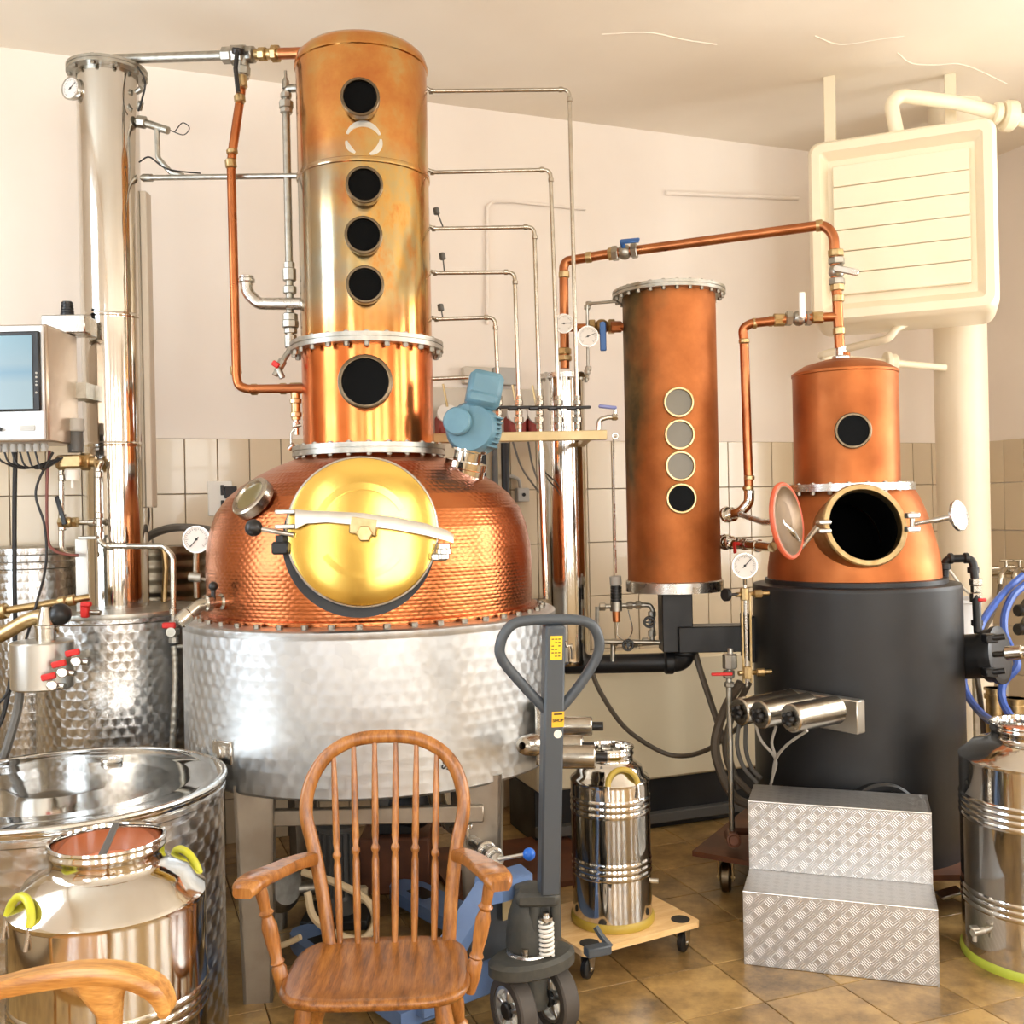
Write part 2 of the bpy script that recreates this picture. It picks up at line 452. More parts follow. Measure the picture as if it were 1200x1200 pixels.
ac = n.m('ADD', d2, n.m('MULTIPLY', par, n.m('SUBTRACT', d1, d2)))
st = n.m('POWER', n.m('ABSOLUTE', n.m('COSINE', n.m('MULTIPLY', ac, PI*5.0))), 2.0)
mk = n.m('MULTIPLY', n.m('LESS_THAN', n.m('ABSOLUTE', al), 0.42), n.m('LESS_THAN', n.m('ABSOLUTE', ac), 0.46))
hh = n.m('MULTIPLY', st, mk)
n.p(Base_Color=n.mix(hh, (0.55, 0.545, 0.54), (0.66, 0.655, 0.65)), Metallic=0.95, Roughness=0.42)
n.bump(hh, 0.36, 0.003)
# paints, plastics, rubber, wood
mat('black_iron', lin(33, 33, 34), lin(23, 23, 24), rough=0.36, r2=0.5, scale=4, metal=0.15)
mat('black_plastic', lin(24, 23, 23), rough=0.4)
mat('rubber', lin(38, 36, 34), rough=0.7)
mat('hole_shade', (0.003, 0.003, 0.003), rough=0.9, Specular_IOR_Level=0.0)  # near-black colour stands in for the shade inside openings
mat('sight_dark', (0.004, 0.004, 0.004), rough=0.25, Specular_IOR_Level=0.03)
mat('sight_grey', lin(112, 104, 84), rough=0.3)
mat('sight_amber', lin(116, 104, 70), rough=0.08, Coat_Weight=0.8)
mat('motor_blue', lin(96, 136, 152), lin(84, 122, 138), rough=0.45, scale=9)
mat('truck_grey', lin(70, 76, 82), rough=0.45)
mat('truck_cast', lin(58, 58, 54), lin(72, 70, 62), rough=0.6, scale=25, bump=0.2, bscale=60)
mat('truck_blue', lin(112, 140, 186), lin(100, 126, 170), rough=0.45, scale=7)
mat('tyre', lin(72, 66, 60), rough=0.65)
mat('red_plastic', lin(200, 40, 36), rough=0.4)
mat('blue_lever', lin(48, 96, 160), rough=0.4)
mat('lilac_lever', lin(120, 126, 176), rough=0.4)
mat('blue_hose', lin(54, 88, 168), rough=0.4)
mat('blue_ball', lin(42, 110, 214), rough=0.3)
mat('grey_hose', lin(96, 92, 86), rough=0.5)
mat('dark_hose', lin(84, 74, 62), rough=0.5)
mat('cable_grey', lin(165, 160, 150), rough=0.5)
mat('cable_black', lin(30, 28, 28), rough=0.5)
mat('cable_brown', lin(120, 66, 56), rough=0.5)
mat('hose_beige', lin(196, 176, 142), rough=0.5)
mat('plastic_grey', lin(176, 172, 164), rough=0.5)
mat('plastic_dark', lin(84, 82, 78), rough=0.5)
mat('plastic_white', lin(232, 228, 218), rough=0.4)
mat('box_grey', lin(198, 188, 172), rough=0.5)
mat('dial_white', lin(222, 216, 208), rough=0.35)
mat('ink', lin(28, 26, 26), rough=0.5)
mat('gasket_red', lin(206, 96, 62), lin(190, 82, 52), rough=0.5, scale=20)
mat('lid_inside', lin(120, 100, 80), lin(140, 118, 92), metal=0.6, rough=0.4, scale=10)
mat('yellow_green', lin(208, 206, 56), lin(190, 190, 48), rough=0.4, scale=20)
mat('green_rim', lin(178, 190, 66), rough=0.45)
mat('olive_rim', lin(176, 150, 58), rough=0.45)
mat('orange_glow', lin(240, 132, 76), rough=0.4)  # orange stands in for the coppery reflection inside the cans
mat('rust_plate', lin(112, 66, 40), lin(88, 52, 34), rough=0.55, scale=9, metal=0.2)
mat('cabinet_side', (0.62, 0.52, 0.42), (0.56, 0.46, 0.36), metal=0.9, rough=0.32, scale=6, stretch=(1, 1, 0.2))
mat('cabinet_front', lin(226, 228, 230), rough=0.35, metal=0.25)
mat('bucket_white', lin(225, 228, 230), rough=0.35)
mat('yellow_label', lin(240, 200, 40), rough=0.45)
mat('orange_label', lin(238, 180, 50), rough=0.45)
mat('tape_white', lin(235, 230, 215), rough=0.6)
mat('water_red', lin(140, 46, 34), rough=0.5)
mat('bracket_cream', lin(206, 186, 140), lin(190, 168, 122), metal=0.3, rough=0.45, scale=10)
n = NT('screen'); n.p(Base_Color=lin(40, 60, 70), Roughness=0.2)
zc = n.n('ShaderNodeSeparateXYZ'); n.set(zc.inputs[0], n.coord('Generated'))
n.p(Emission_Color=n.ramp(zc.outputs[2], [(0.0, lin(225, 248, 252)), (0.35, lin(222, 246, 252)), (0.5, lin(186, 226, 246)), (0.62, lin(216, 242, 250)), (1.0, lin(196, 236, 248))]), Emission_Strength=0.75)
n = NT('window_glass')
tr = n.n('ShaderNodeBsdfTransparent'); gl = n.n('ShaderNodeBsdfGlossy'); gl.inputs['Roughness'].default_value = 0.02
mx = n.n('ShaderNodeMixShader'); mx.inputs[0].default_value = 0.06
n.t.links.new(tr.outputs[0], mx.inputs[1]); n.t.links.new(gl.outputs[0], mx.inputs[2])
n.t.links.new(mx.outputs[0], n.t.nodes['Material Output'].inputs[0])
def wood(name, c1, c2, c3, stretch, rough=0.32, coat=0.25, scale=4):
    n = NT(name)
    f = n.noise(scale, 8, stretch, rough=0.62)
    g = n.noise(scale*6, 3, stretch)
    ff = n.m('ADD', n.m('MULTIPLY', f, 0.75), n.m('MULTIPLY', g, 0.25))
    n.p(Base_Color=n.ramp(ff, [(0.36, c1), (0.5, c2), (0.64, c3)]), Roughness=rough, Coat_Weight=coat, Coat_Roughness=0.2)
    n.bump(ff, 0.05, 0.004)
wood('wood_seat', lin(96, 54, 18), lin(140, 86, 34), lin(172, 114, 54), (14, 1.2, 14))
wood('wood_turned', lin(112, 66, 24), lin(156, 98, 42), lin(182, 124, 62), (10, 10, 1.0))
wood('wood_light', lin(160, 104, 46), lin(200, 142, 72), lin(222, 172, 98), (1.0, 10, 10))
wood('plywood', lin(220, 176, 116), lin(232, 192, 134), lin(240, 206, 152), (1.5, 9, 9), rough=0.45, coat=0.1)

# ================================================================== SETTING
RZ = TH   # rotation of the room frame about z
RM = Matrix.Rotation(TH, 3, 'Z')
def room_slab(name, a0, a1, b0, b1, z0, z1, m, parent=None, kind='structure'):
    c = R((a0+a1)/2, (b0+b1)/2, (z0+z1)/2)
    return MB().box(c, (a1-a0, b1-b0, z1-z0), RM).build(name, m, parent, kind=kind, org=None if parent else (c.x, c.y, z0))
T = 0.24
floor = room_slab('floor', -ROOM_L-T, T, -T, ROOM_D+T, -0.20, -0.006, 'floor_joint')
ceiling = room_slab('ceiling', -ROOM_L-T, T, -T, ROOM_D+T, ROOM_H, ROOM_H+0.2, 'ceiling_paint')
wall_back = room_slab('wall_back', -ROOM_L-T, T, -T, 0, -0.006, ROOM_H, 'plaster')
def wall_with_windows(name, wl, s0, s1):
    wins = sorted([w for w in WINDOWS if w[0] == wl], key=lambda w: w[1])
    mb = MB(); n = -WNORM[wl]; d = WDIR[wl]
    rot = Matrix((d, n, d.cross(n))).transposed()
    def seg(a, b, z0, z1):
        mb.box(wall_pt(wl, (a+b)/2, (z0+z1)/2, T/2), (b-a, T, z1-z0), rot)
    cur = s0
    for (_, a, b, z0, z1) in wins:
        seg(cur, a, -0.006, ROOM_H); seg(a, b, -0.006, z0); seg(a, b, z1, ROOM_H); cur = b
    seg(cur, s1, -0.006, ROOM_H)
    return mb.build(name, 'plaster', kind='structure')
wall_front = wall_with_windows('wall_front', 'front', -ROOM_L, 0)
wall_left = wall_with_windows('wall_left', 'left', 0, ROOM_D+T)
wall_right = wall_with_windows('wall_right', 'right', 0, ROOM_D+T)
for i, (wl, s0, s1, z0, z1) in enumerate(WINDOWS):
    n = -WNORM[wl]; d = WDIR[wl]; rot = Matrix((d, n, d.cross(n))).transposed()
    mb = MB(); w = 0.06
    mid = (s0+s1)/2
    for (a, b, y0, y1) in ((s0, s0+w, z0, z1), (s1-w, s1, z0, z1), (s0+w, s1-w, z0, z0+w), (s0+w, s1-w, z1-w, z1), (mid-0.03, mid+0.03, z0+w, z1-w), (s0+w, mid-0.03, z0+1.35, z0+1.40), (mid+0.03, s1-w, z0+1.35, z0+1.40)):
        mb.box(wall_pt(wl, (a+b)/2, (y0+y1)/2, 0.12), (b-a, 0.06, y1-y0), rot)
    wo = mb.build('window_%d' % (i+1), 'frame_wood', kind='structure')
    for (a, b, y0, y1) in ((s0+w, mid-0.03, z0+w, z0+1.35), (mid+0.03, s1-w, z0+w, z0+1.35), (s0+w, mid-0.03, z0+1.40, z1-w), (mid+0.03, s1-w, z0+1.40, z1-w)):
        MB().box(wall_pt(wl, (a+b)/2, (y0+y1)/2, 0.12), (b-a, 0.006, y1-y0), rot).build('pane', 'window_glass', wo)
    MB().box(wall_pt(wl, mid, z0-0.015, 0.08), (s1-s0+0.1, 0.3, 0.03), rot, 0.006).build('window_sill', 'frame_wood', wo)
# wall tiles ---------------------------------------------------------
TW, THT, GAP = 0.1535, 0.30, 0.0045
rows = []
zt = TILE_H; hgt = 0.27
while zt > 0.02:
    z0 = max(zt - hgt, 0.0); rows.append((z0, zt)); zt = z0; hgt = THT
tile_me = {}
def tile_mesh(w, h):
    k = (round(w, 4), round(h, 4))
    if k not in tile_me:
        tile_me[k] = MB().box((0, 0, 0), (w-GAP, 0.012, h-GAP), None, 0.0018).mesh('tile', 'wall_tile')
    return tile_me[k]
def tile_wall(wl, parent, s_a, s_b, indiv):
    n = WNORM[wl]; d = WDIR[wl]
    ang = math.atan2(d.y, d.x)
    cnt = 0; rest = MB(); rest3 = Matrix.Rotation(ang, 3, 'Z')
    s = s_b
    while s > s_a + 0.03:
        for (z0, z1) in rows:
            hidden = False
            for (w2, a, b, y0, y1) in WINDOWS:
                if w2 == wl and s > a - 0.03 and s - TW < b + 0.03 and z1 > y0 - 0.03 and z0 < y1: hidden = True
            if hidden: continue
            p = wall_pt(wl, s - TW/2, (z0+z1)/2, -0.007)
            if indiv: share('tile', tile_mesh(TW, z1-z0), parent, p, (0, 0, ang))
            else: rest.box(p, (TW-GAP, 0.012, z1-z0-GAP), rest3)
        s -= TW
    if not indiv: rest.build('tile_field', 'wall_tile', parent, kind='stuff')
BK = -TW*38
MB().box(R(-ROOM_L/2, 0.002, TILE_H/2), (ROOM_L, 0.004, TILE_H), RM).build('grout', 'grout', wall_back)
tile_wall('back', wall_back, BK, 0, True)
tile_wall('back', wall_back, -ROOM_L+0.02, BK, False)
MB().box(R(-0.002, 4.0, TILE_H/2-0.01), (0.004, 8, TILE_H-0.02), RM)
tile_wall('right', wall_right, 0.0, TW*4, True)
tile_wall('right', wall_right, TW*4, ROOM_D, False)
tile_wall('left', wall_left, 0.02, ROOM_D, False)
tile_wall('front', wall_front, -ROOM_L+0.02, -0.02, False)
# floor tiles --------------------------------------------------------
FT = 0.30
fme = MB().box((0, 0, -0.005), (FT-0.004, FT-0.004, 0.010), None, 0.0015).mesh('tile', 'floor_tile')
cand = []
for i in range(int(ROOM_L/FT)):
    for j in range(int(ROOM_D/FT)):
        p = R(-(i+0.5)*FT, (j+0.5)*FT, 0)
        cand.append(p)
seen = sorted([p for p in cand if p.y > 2.2 and abs(p.x/p.y) < 0.56], key=lambda p: p.length)[:290]
ids = set(id(p) for p in seen)
for p in seen: share('tile', fme, floor, p, (0, 0, TH))
fr = MB()
for p in cand:
    if id(p) not in ids: fr.box(p + V((0, 0, -0.005)), (FT-0.004, FT-0.004, 0.010), RM)
fr.build('tile_field', 'floor_tile', floor, kind='stuff')
# hairline plaster ridges on the ceiling
for pts in ([(955, 42), (985, 52), (1030, 46), (1060, 42)], [(1052, 62), (1068, 74), (1095, 76), (1130, 76), (1180, 98)], [(705, 40), (760, 38), (800, 46), (840, 52)]):
    P = []
    for (a, b) in pts:
        d = W(a, b, 1.0) - V((0, 0, CAMZ)); t = (ROOM_H - 0.001 - CAMZ)/d.z
        P.append(V((0, 0, CAMZ)) + d*t)
    MB().tube(spline(P, 5), 0.003, 4).build('plaster_crack', 'ceiling_paint', ceiling)

# ================================================================== generic fittings
def nut(mb, c, axis, r, L, seg=6, collar=True):
    a = V(axis).normalized(); c = V(c)
    mb.cyl(c - a*L/2, c + a*L/2, r, seg=seg, bev=min(r, L)*0.12)
    return mb
def ring(mb, c, axis, r, L, seg=16):
    a = V(axis).normalized(); c = V(c)
    return mb.cyl(c - a*L/2, c + a*L/2, r, seg=seg, bev=min(r, L)*0.2)
def ball_valve(parent, c, axis, r, lever, lever_mat='black_plastic', body='nickel', name='valve', knob=False):
    a = V(axis).normalized(); c = V(c)
    mb = MB().sphere(c, r*1.35, 14)
    for s in (-1, 1):
        nut(mb, c + a*s*r*1.7, a, r*1.35, r*1.1, 6)
    v = mb.build(name, body, parent)
    l = V(lever); up = l - a*l.dot(a)
    # stem perpendicular to axis, lever direction given
    st = a.cross(l)
    if st.length < 1e-3: st = V((0, -1, 0))
    st = st.normalized()
    if st.y > 0: st = -st
    t = c + st*r*2.0
    m2 = MB().cyl(c + st*r, t + st*r*0.5, r*0.45, seg=10)
    L = l.length; ld = l.normalized()
    rot = Matrix((ld, st, ld.cross(st))).transposed()
    m2.box(t + ld*L*0.42 + st*r*0.3, (L, r*0.45, r*1.1), rot, r*0.15)
    m2.build('lever', lever_mat, v)
    return v
def gauge(name, c, normal, r, label, stem=None, group=None, needle=2.4, stem_r=0.008, stem_mat='nickel'):
    n = V(normal).normalized(); c = V(c)
    M4 = facing(c, n); th_ = r*0.55
    pts = [c]
    base = V(stem[-1]) if stem else c - n*th_
    t = thing(name, base, label, 'gauge', group)
    MB().lathe([(0, -th_), (r*0.96, -th_), (r*1.0, -th_*0.8), (r*1.04, -0.2*th_), (r*1.04, 0.02*th_), (r*0.93, 0.02*th_), (r*0.92, -0.1*th_)], c, n, 32).build('case', 'steel', t)
    MB().lathe([(0, -0.16*th_), (r*0.925, -0.16*th_), (r*0.925, -0.09*th_), (0, -0.09*th_)], c, n, 32).build('dial', 'dial_white', t)
    mk = MB()
    for k in range(25):
        a = math.radians(-135 + k*270/24)
        ll = 0.2 if k % 4 == 0 else 0.1
        p = M4 @ V((math.sin(a)*r*(0.82-ll/2), math.cos(a)*r*(0.82-ll/2), -0.085*th_))
        mk.box(p, (r*0.03, r*ll, 0.0006), M4.to_3x3() @ Matrix.Rotation(-a, 3, 'Z'))
    mk.build('scale_marks', 'ink', t, kind='stuff')
    a = needle; rot = M4.to_3x3() @ Matrix.Rotation(-a, 3, 'Z')
    nd = MB().box(M4 @ V((math.sin(a)*r*0.26, math.cos(a)*r*0.26, -0.04*th_)), (r*0.06, r*0.98, 0.001), rot)
    nd.cyl(M4 @ V((0, 0, -0.08*th_)), M4 @ V((0, 0, 0)), r*0.1, seg=10)
    nd.build('needle', 'ink', t)
    if stem:
        m = MB().tube([c - n*th_*0.5 - V((0, 0, r*0.8))*0 ] + [V(p) for p in stem], stem_r, 10, fil=stem_r*2)
        m.build('stem', stem_mat, t)
    return t
def flange(name, parent, c, axis, r, thick, nb, br, brad, m='steel', bl=None, seg=48, gap=0.0):
    """bolted flange: ring with bolt heads"""
    a = V(axis).normalized(); c = V(c); h = thick
    mb = MB().lathe([(0, 0), (r, 0), (r, h*0.44), (r*0.985, h*0.46), (r*0.985, h*0.54), (r, h*0.56), (r, h), (0, h)], c, a, seg)
    f = mb.build(name, m, parent)
    M3 = frame(a); bm_ = MB()
    for k in range(nb):
        q = 2*PI*(k+0.5)/nb
        p = c + M3 @ V((br*math.cos(q), br*math.sin(q), 0))
        bm_.cyl(p - a*h*0.5, p + a*h*1.2, brad*0.5, seg=6)
        bm_.cyl(p - a*h*0.45, p, brad, seg=6); bm_.cyl(p + a*h, p + a*h*1.14, brad, seg=6)
    bm_.build('flange_bolts', 'bolt_steel', f, kind='stuff')
    return f
def porthole(parent, c, axis, r, L, glass='sight_dark', m='dark_brass', name='porthole', seg=32):
    """short stub of radius r from c along axis, length L, dark glass in the mouth"""
    a = V(axis).normalized(); c = V(c)
    p = MB().lathe([(r*0.92, -0.06), (r*0.92, L*0.55), (r, L*0.58), (r, L), (r*0.96, L+0.003), (r*0.86, L+0.003), (r*0.84, L-0.006), (r*0.84, L*0.5)], c, a, seg).build(name, m, parent)
    MB().lathe([(0, L-0.012), (r*0.86, L-0.012), (r*0.86, L-0.02), (0, L-0.02)], c, a, seg).build('glass', glass, p)
    return p

# ================================================================== BIG COPPER STILL
BX, BY = -0.545, 3.95
still = thing('copper_still', (BX, BY, 0), 'tall copper pot still with round brass lid on wide steel tank', 'still')
C0 = V((BX, BY, 0))
tank = MB().lathe([(0.0, 0.60), (0.30, 0.615), (0.60, 0.665), (0.69, 0.69), (0.70, 0.70), (0.70, 1.205), (0.703, 1.21), (0.703, 1.226), (0.695, 1.232), (0.60, 1.240), (0.55, 1.240)], C0, seg=96).build('steel_tank', 'cloud_steel', still)
rb = MB()
for k in range(46):
    q = 2*PI*k/46; p = C0 + V((0.655*math.cos(q), 0.655*math.sin(q), 1.234))
    rb.cyl(p, p + V((0, 0, 0.014)), 0.012, seg=6)
rb.build('rim_bolts', 'bolt_steel', tank, kind='stuff')
dome = MB().lathe([(0.635, 1.238), (0.635, 1.252), (0.613, 1.256), (0.615, 1.32), (0.616, 1.42), (0.612, 1.48), (0.598, 1.555), (0.576, 1.617), (0.535, 1.672), (0.484, 1.715), (0.42, 1.755), (0.35, 1.79), (0.29, 1.813), (0.26, 1.83), (0.255, 1.85)], C0, seg=96).build('copper_dome', 'copper_hammered', still, ang=60)
flange('neck_flange', still, C0 + V((0, 0, 1.825)), (0, 0, 1), 0.292, 0.038, 24, 0.275, 0.011, 'galvanised')
MB().lathe([(0.25, 1.86), (0.25, 2.23)], C0, seg=72).build('lower_column', 'copper_red', still)
flange('column_flange', still, C0 + V((0, 0, 2.225)), (0, 0, 1), 0.293, 0.034, 24, 0.277, 0.011, 'galvanised')
MB().lathe([(0.25, 2.255), (0.25, 2.878), (0.2545, 2.881), (0.2555, 2.889), (0.2545, 2.897), (0.25, 2.90), (0.25, 3.305), (0.2545, 3.309), (0.2555, 3.318), (0.252, 3.328), (0.247, 3.345), (0.225, 3.368), (0.17, 3.388), (0.09, 3.398), (0, 3.40)], C0, seg=72).build('upper_column', 'copper_polished', still)
for (px, py, r) in ((422, 113, 0.070), (427, 216, 0.067), (426, 275, 0.068), (428, 333, 0.068), (428, 447, 0.098)):
    f = W(px, py, BY - 0.30)
    d = V((f.x - BX, f.y - BY, 0)).normalized()
    porthole(still, V((BX, BY, f.z)) + d*0.235, d, r, 0.065)
# pale embossed seal on the upper column
sc_ = W(426, 163, BY-0.25); sm = MB()
def on_col(dx, dz, rr=0.2515):
    a = -PI/2 + (sc_.x + dx - BX)/0.25
    return V((BX + rr*math.cos(a), BY + rr*math.sin(a), sc_.z + dz))
for (a0, a1, w) in ((20, 160, 0.011), (-70, 5, 0.010), (185, 240, 0.009)):
    rings = []
    for k in range(15):
        a = math.radians(a0 + (a1-a0)*k/14); ww = w*(0.4 + 0.6*math.sin(PI*k/14))
        rings.append([on_col(math.cos(a)*(0.062+s*ww)*1.0, math.sin(a)*(0.056+s*ww)*1.0, q) for s, q in ((-1, 0.2505), (1, 0.2505), (1, 0.2535), (-1, 0.2535))])
    sm.loft(rings)
sm.build('seal', 'bar_metal', still)
# manway with hinged brass lid
LC = W(425, 623, 3.22); LN = V((0.10, -1, 0.06)).normalized()
NC = W(421, 634, 3.27)
mw = MB().lathe([(0.233, -0.02), (0.245, -0.02), (0.245, -0.035), (0.226, -0.04), (0.226, -0.32), (0.214, -0.32), (0.214, -0.02), (0.233, -0.02)], NC, LN, 64).build('manway', 'black_iron', still)
MB().lathe([(0.2135, -0.02), (0.2135, -0.14), (0, -0.14), (0, -0.15), (0.2145, -0.15), (0.2145, -0.02)], NC, LN, 48).build('painted_dark', 'hole_shade', mw)  # black cup paints the dark behind the lid
lid = MB().lathe([(0, -0.005), (0.215, -0.012), (0.2315, -0.012), (0.2335, -0.006), (0.2335, 0.006), (0.231, 0.011), (0.224, 0.012), (0.19, 0.0148), (0.15, 0.0172), (0.11, 0.019), (0.06, 0.0203), (0, 0.021)], LC, LN, 96).build('lid', 'brass_lid', still, ang=50)
MB().torus(LC + LN*0.0, LN, 0.233, 0.0065, 72, 8).build('lid_edge', 'steel', lid)
M4 = facing(LC, LN)
for (a0, a1, rr, w) in ((28, 158, 0.142, 0.012), (212, 322, 0.137, 0.011)):
    rings = []
    for k in range(25):
        a = math.radians(a0 + (a1-a0)*k/24)
        rings.append([M4 @ V((math.cos(a)*(rr+s*w), math.sin(a)*(rr+s*w), z)) for s, z in ((-1, 0.010), (1, 0.010), (0.9, 0.0270), (-0.9, 0.0275))])
    MB().loft(rings).build('raised_band', 'brass_lid', lid)
# clamp bar
def lp(px, py, out): # point over the lid plane, measured in the photograph
    p = W(px, py, 3.19); return p + LN*out
bar = MB(); rings = []
for (px, py, hw, hh) in ((348, 609, 0.012, 0.030), (360, 606.5, 0.013, 0.020), (385, 606, 0.014, 0.017), (425, 609, 0.014, 0.019), (465, 614, 0.014, 0.019), (500, 621, 0.013, 0.018), (524, 628, 0.012, 0.016), (531, 632, 0.010, 0.012)):
    c = lp(px, py, 0.03)
    rings.append([c + V((0, -hw, -hh)), c + V((0, -hw*1.0, hh*0.4)), c + V((0, -hw*0.5, hh)), c + V((0, hw, hh)), c + V((0, hw, -hh))])
bar.loft(rings)
for s in (-1, 1):
    bar.box(lp(336, 609 + s*8.5, 0.03), (0.062, 0.026, 0.014), Matrix.Rotation(0.0, 3, 'Y'), 0.003)
cb = bar.build('clamp_bar', 'bar_metal', still)
blk = MB().box(lp(427, 617, 0.03), (0.085, 0.03, 0.055), Matrix.Rotation(0.15, 3, 'Y'), 0.004)
nut(blk, lp(428, 626, 0.035), LN, 0.026, 0.05)
blk.build('screw_block', 'brass_worn', cb)
rod = MB().cyl(lp(299, 619, 0.03), lp(345, 627, 0.02), 0.008).build('handle_rod', 'steel', cb)
MB().sphere(lp(299, 619, 0.03), 0.027, 20).build('ball_knob', 'black_plastic', cb)
hg = MB().box(lp(330, 642, 0.0), (0.052, 0.06, 0.04), None, 0.006); nut(hg, lp(330, 633, 0.01), (0, 0, 1), 0.018, 0.03)
hg.build('hinge', 'black_iron', mw)
rbk = MB()
for (py, r) in ((640, 0.020), (646, 0.024), (652, 0.018)): nut(rbk, lp(520, py, 0.01), (0, 0, 1), r, 0.018, 12)
rbk.box(lp(516, 652, -0.03), (0.05, 0.08, 0.025), None, 0.005)
rbk.build('swing_bolt', 'steel', mw)
# sight glass on the shoulder
SG = W(303, 590, 3.52); SN = V((-0.52, -0.62, 0.60)).normalized()
sg = MB().lathe([(0.066, -0.05), (0.066, 0.01), (0.078, 0.012), (0.078, 0.045), (0.072, 0.05), (0.060, 0.05), (0.056, 0.042)], SG, SN, 36).build('sight_glass', 'nickel', still)
MB().lathe([(0, 0.042), (0.062, 0.042), (0.062, 0.03), (0, 0.03)], SG, SN, 36).build('glass', 'sight_amber', sg)
# agitator motor
AB = W(543, 560, 3.80); AN = V((0.23, -0.12, 1)).normalized()
ag = MB().lathe([(0.074, -0.05), (0.074, 0.035), (0.078, 0.038), (0.078, 0.062), (0.052, 0.066), (0.052, 0.10), (0.066, 0.102), (0.066, 0.112), (0, 0.112)], AB, AN, 36).build('agitator_neck', 'steel_mirror', still)
am = facing(AB, V((0.12, -1, 0)), AN)
G0 = AB + AN*0.185
gm = MB()
ax_ = (am.to_3x3() @ V((-0.35, 0.0, 1))).normalized()
gm.lathe([(0, -0.085), (0.075, -0.085), (0.095, -0.06), (0.098, 0.03), (0.085, 0.055), (0, 0.055)], G0, ax_, 28)
gm.lathe([(0, 0.05), (0.052, 0.05), (0.052, 0.072), (0.046, 0.078), (0, 0.078)], G0 + (am.to_3x3() @ V((-0.045, 0.01, 0))), ax_, 24)
for k in range(7):
    gm.box(G0 + (am.to_3x3() @ V((0.055, -0.055 + k*0.018, 0.012))), (0.085, 0.007, 0.10), am.to_3x3(), 0.002)
gb = gm.build('gearbox', 'motor_blue', still)
mh = MB().box(AB + AN*0.328 + V((0.012, 0, 0)), (0.125, 0.11, 0.135), am.to_3x3() @ Matrix.Rotation(-PI/2, 3, 'X'), 0.018)
mh.box(AB + AN*0.295 + V((0.012, -0.045, 0)), (0.115, 0.05, 0.05), am.to_3x3() @ Matrix.Rotation(-PI/2, 3, 'X'), 0.014)
mh.cyl(AB + AN*0.22, AB + AN*0.29, 0.05)
mh.build('motor_housing', 'motor_blue', still)
# brass spout on the left
sp = MB().tube([W(292, 703, 3.60), W(248, 706, 3.50), W(232, 710, 3.47), W(214, 726, 3.44)], 0.021, 14, fil=0.03)
for (a, b) in (((262, 705), 3.53), ((244, 706.5), 3.49)): ring(sp, W(a[0], a[1], b), W(292, 703, 3.6)-W(248, 706, 3.5), 0.029, 0.03, 12)
ring(sp, W(216, 724, 3.445), W(232, 710, 3.47)-W(214, 726, 3.44), 0.027, 0.05, 12)
spo = sp.build('outlet_spout', 'nickel', still)
MB().sphere(W(250, 687, 3.49), 0.016).cyl(W(250, 687, 3.49), W(250, 705, 3.49), 0.008).build('vent_knob', 'black_plastic', spo)
# legs
for (ang, w) in ((240.8, 0.13), (308.7, 0.15), (60.0, 0.13), (128.0, 0.13)):
    a = math.radians(ang); d = V((math.cos(a), math.sin(a), 0))
    face = V((0.12 if ang < 270 else -0.1, -1, 0)).normalized() if ang > 180 else d
    rot = Matrix((V((-face.y, face.x, 0)), -face, V((0, 0, 1)))).transposed()
    c = C0 + d*0.665
    mb = MB()
    w0, w1 = (w*0.5, w*0.36)
    for (yy, tt) in ((-0.0, 0.008),):
        vs = [V((-w0, 0, 0.72)), V((w0, 0, 0.72)), V((w1, 0, 0.0)), V((-w1, 0, 0.0))]
        mb.loft([[rot @ p + c for p in vs], [rot @ (p + V((0, 0.012, 0))) + c for p in vs]])
    for s in (-1, 1):
        mb.loft([[rot @ V((s*w0, y, 0.72)) + c for y in (0, 0.07)] + [rot @ V((s*w1, y, 0.0)) + c for y in (0.07, 0)], [rot @ V((s*(w0-0.01), y, 0.72)) + c for y in (0, 0.07)] + [rot @ V((s*(w1-0.01), y, 0.0)) + c for y in (0.07, 0)]])
    lg = mb.build('leg', 'steel_plate', still)
    if 300 < ang < 320:
        fc = lambda dx, z: rot @ V((dx, -0.006, z)) + c
        MB().box(fc(-0.05, 0.55), (0.05, 0.012, 0.02), rot, 0.003).box(fc(-0.042, 0.535), (0.012, 0.016, 0.05), rot, 0.003).box(fc(-0.03, 0.60), (0.035, 0.01, 0.014), rot, 0.003).build('latch', 'steel', lg)
        text('level_mark', '20', 0.028, facing(fc(0.01, 0.43), rot @ V((0, -1, 0))), 'ink', lg)
        MB().box(fc(0.018, 0.395), (0.03, 0.004, 0.004), rot).build('level_tick', 'ink', lg)
MB().box((BX+0.03, 3.42, 0.597), (0.80, 0.03, 0.055), None, 0.004).build('cross_rail', 'steel_plate', still)
MB().box((BX+0.03, 4.48, 0.597), (0.80, 0.03, 0.055), None, 0.004).build('cross_rail', 'steel_plate', still)
# marks and plate on the tank
def on_tank(px, py):
    d = W(px, py, 1.0) - V((0, 0, CAMZ)); o = V((0, 0, CAMZ))
    A = d.x**2 + d.y**2; B = -2*(d.x*BX + d.y*BY); Cc = BX*BX + BY*BY - 0.702**2
    t = (-B - math.sqrt(B*B - 4*A*Cc))/(2*A)
    p = o + d*t; return p, V((p.x-BX, p.y-BY, 0)).normalized()
p, nn = on_tank(523, 896)
text('tank_mark', 'SS', 0.036, facing(p, nn, roll=PI*0.42), 'ink', tank)
p, nn = on_tank(261, 881); rot = facing(p, nn).to_3x3()
MB().box(p, (0.10, 0.075, 0.012), rot, 0.004).box(p + nn*0.008, (0.02, 0.04, 0.02), rot, 0.004).build('latch_plate', 'steel', tank)
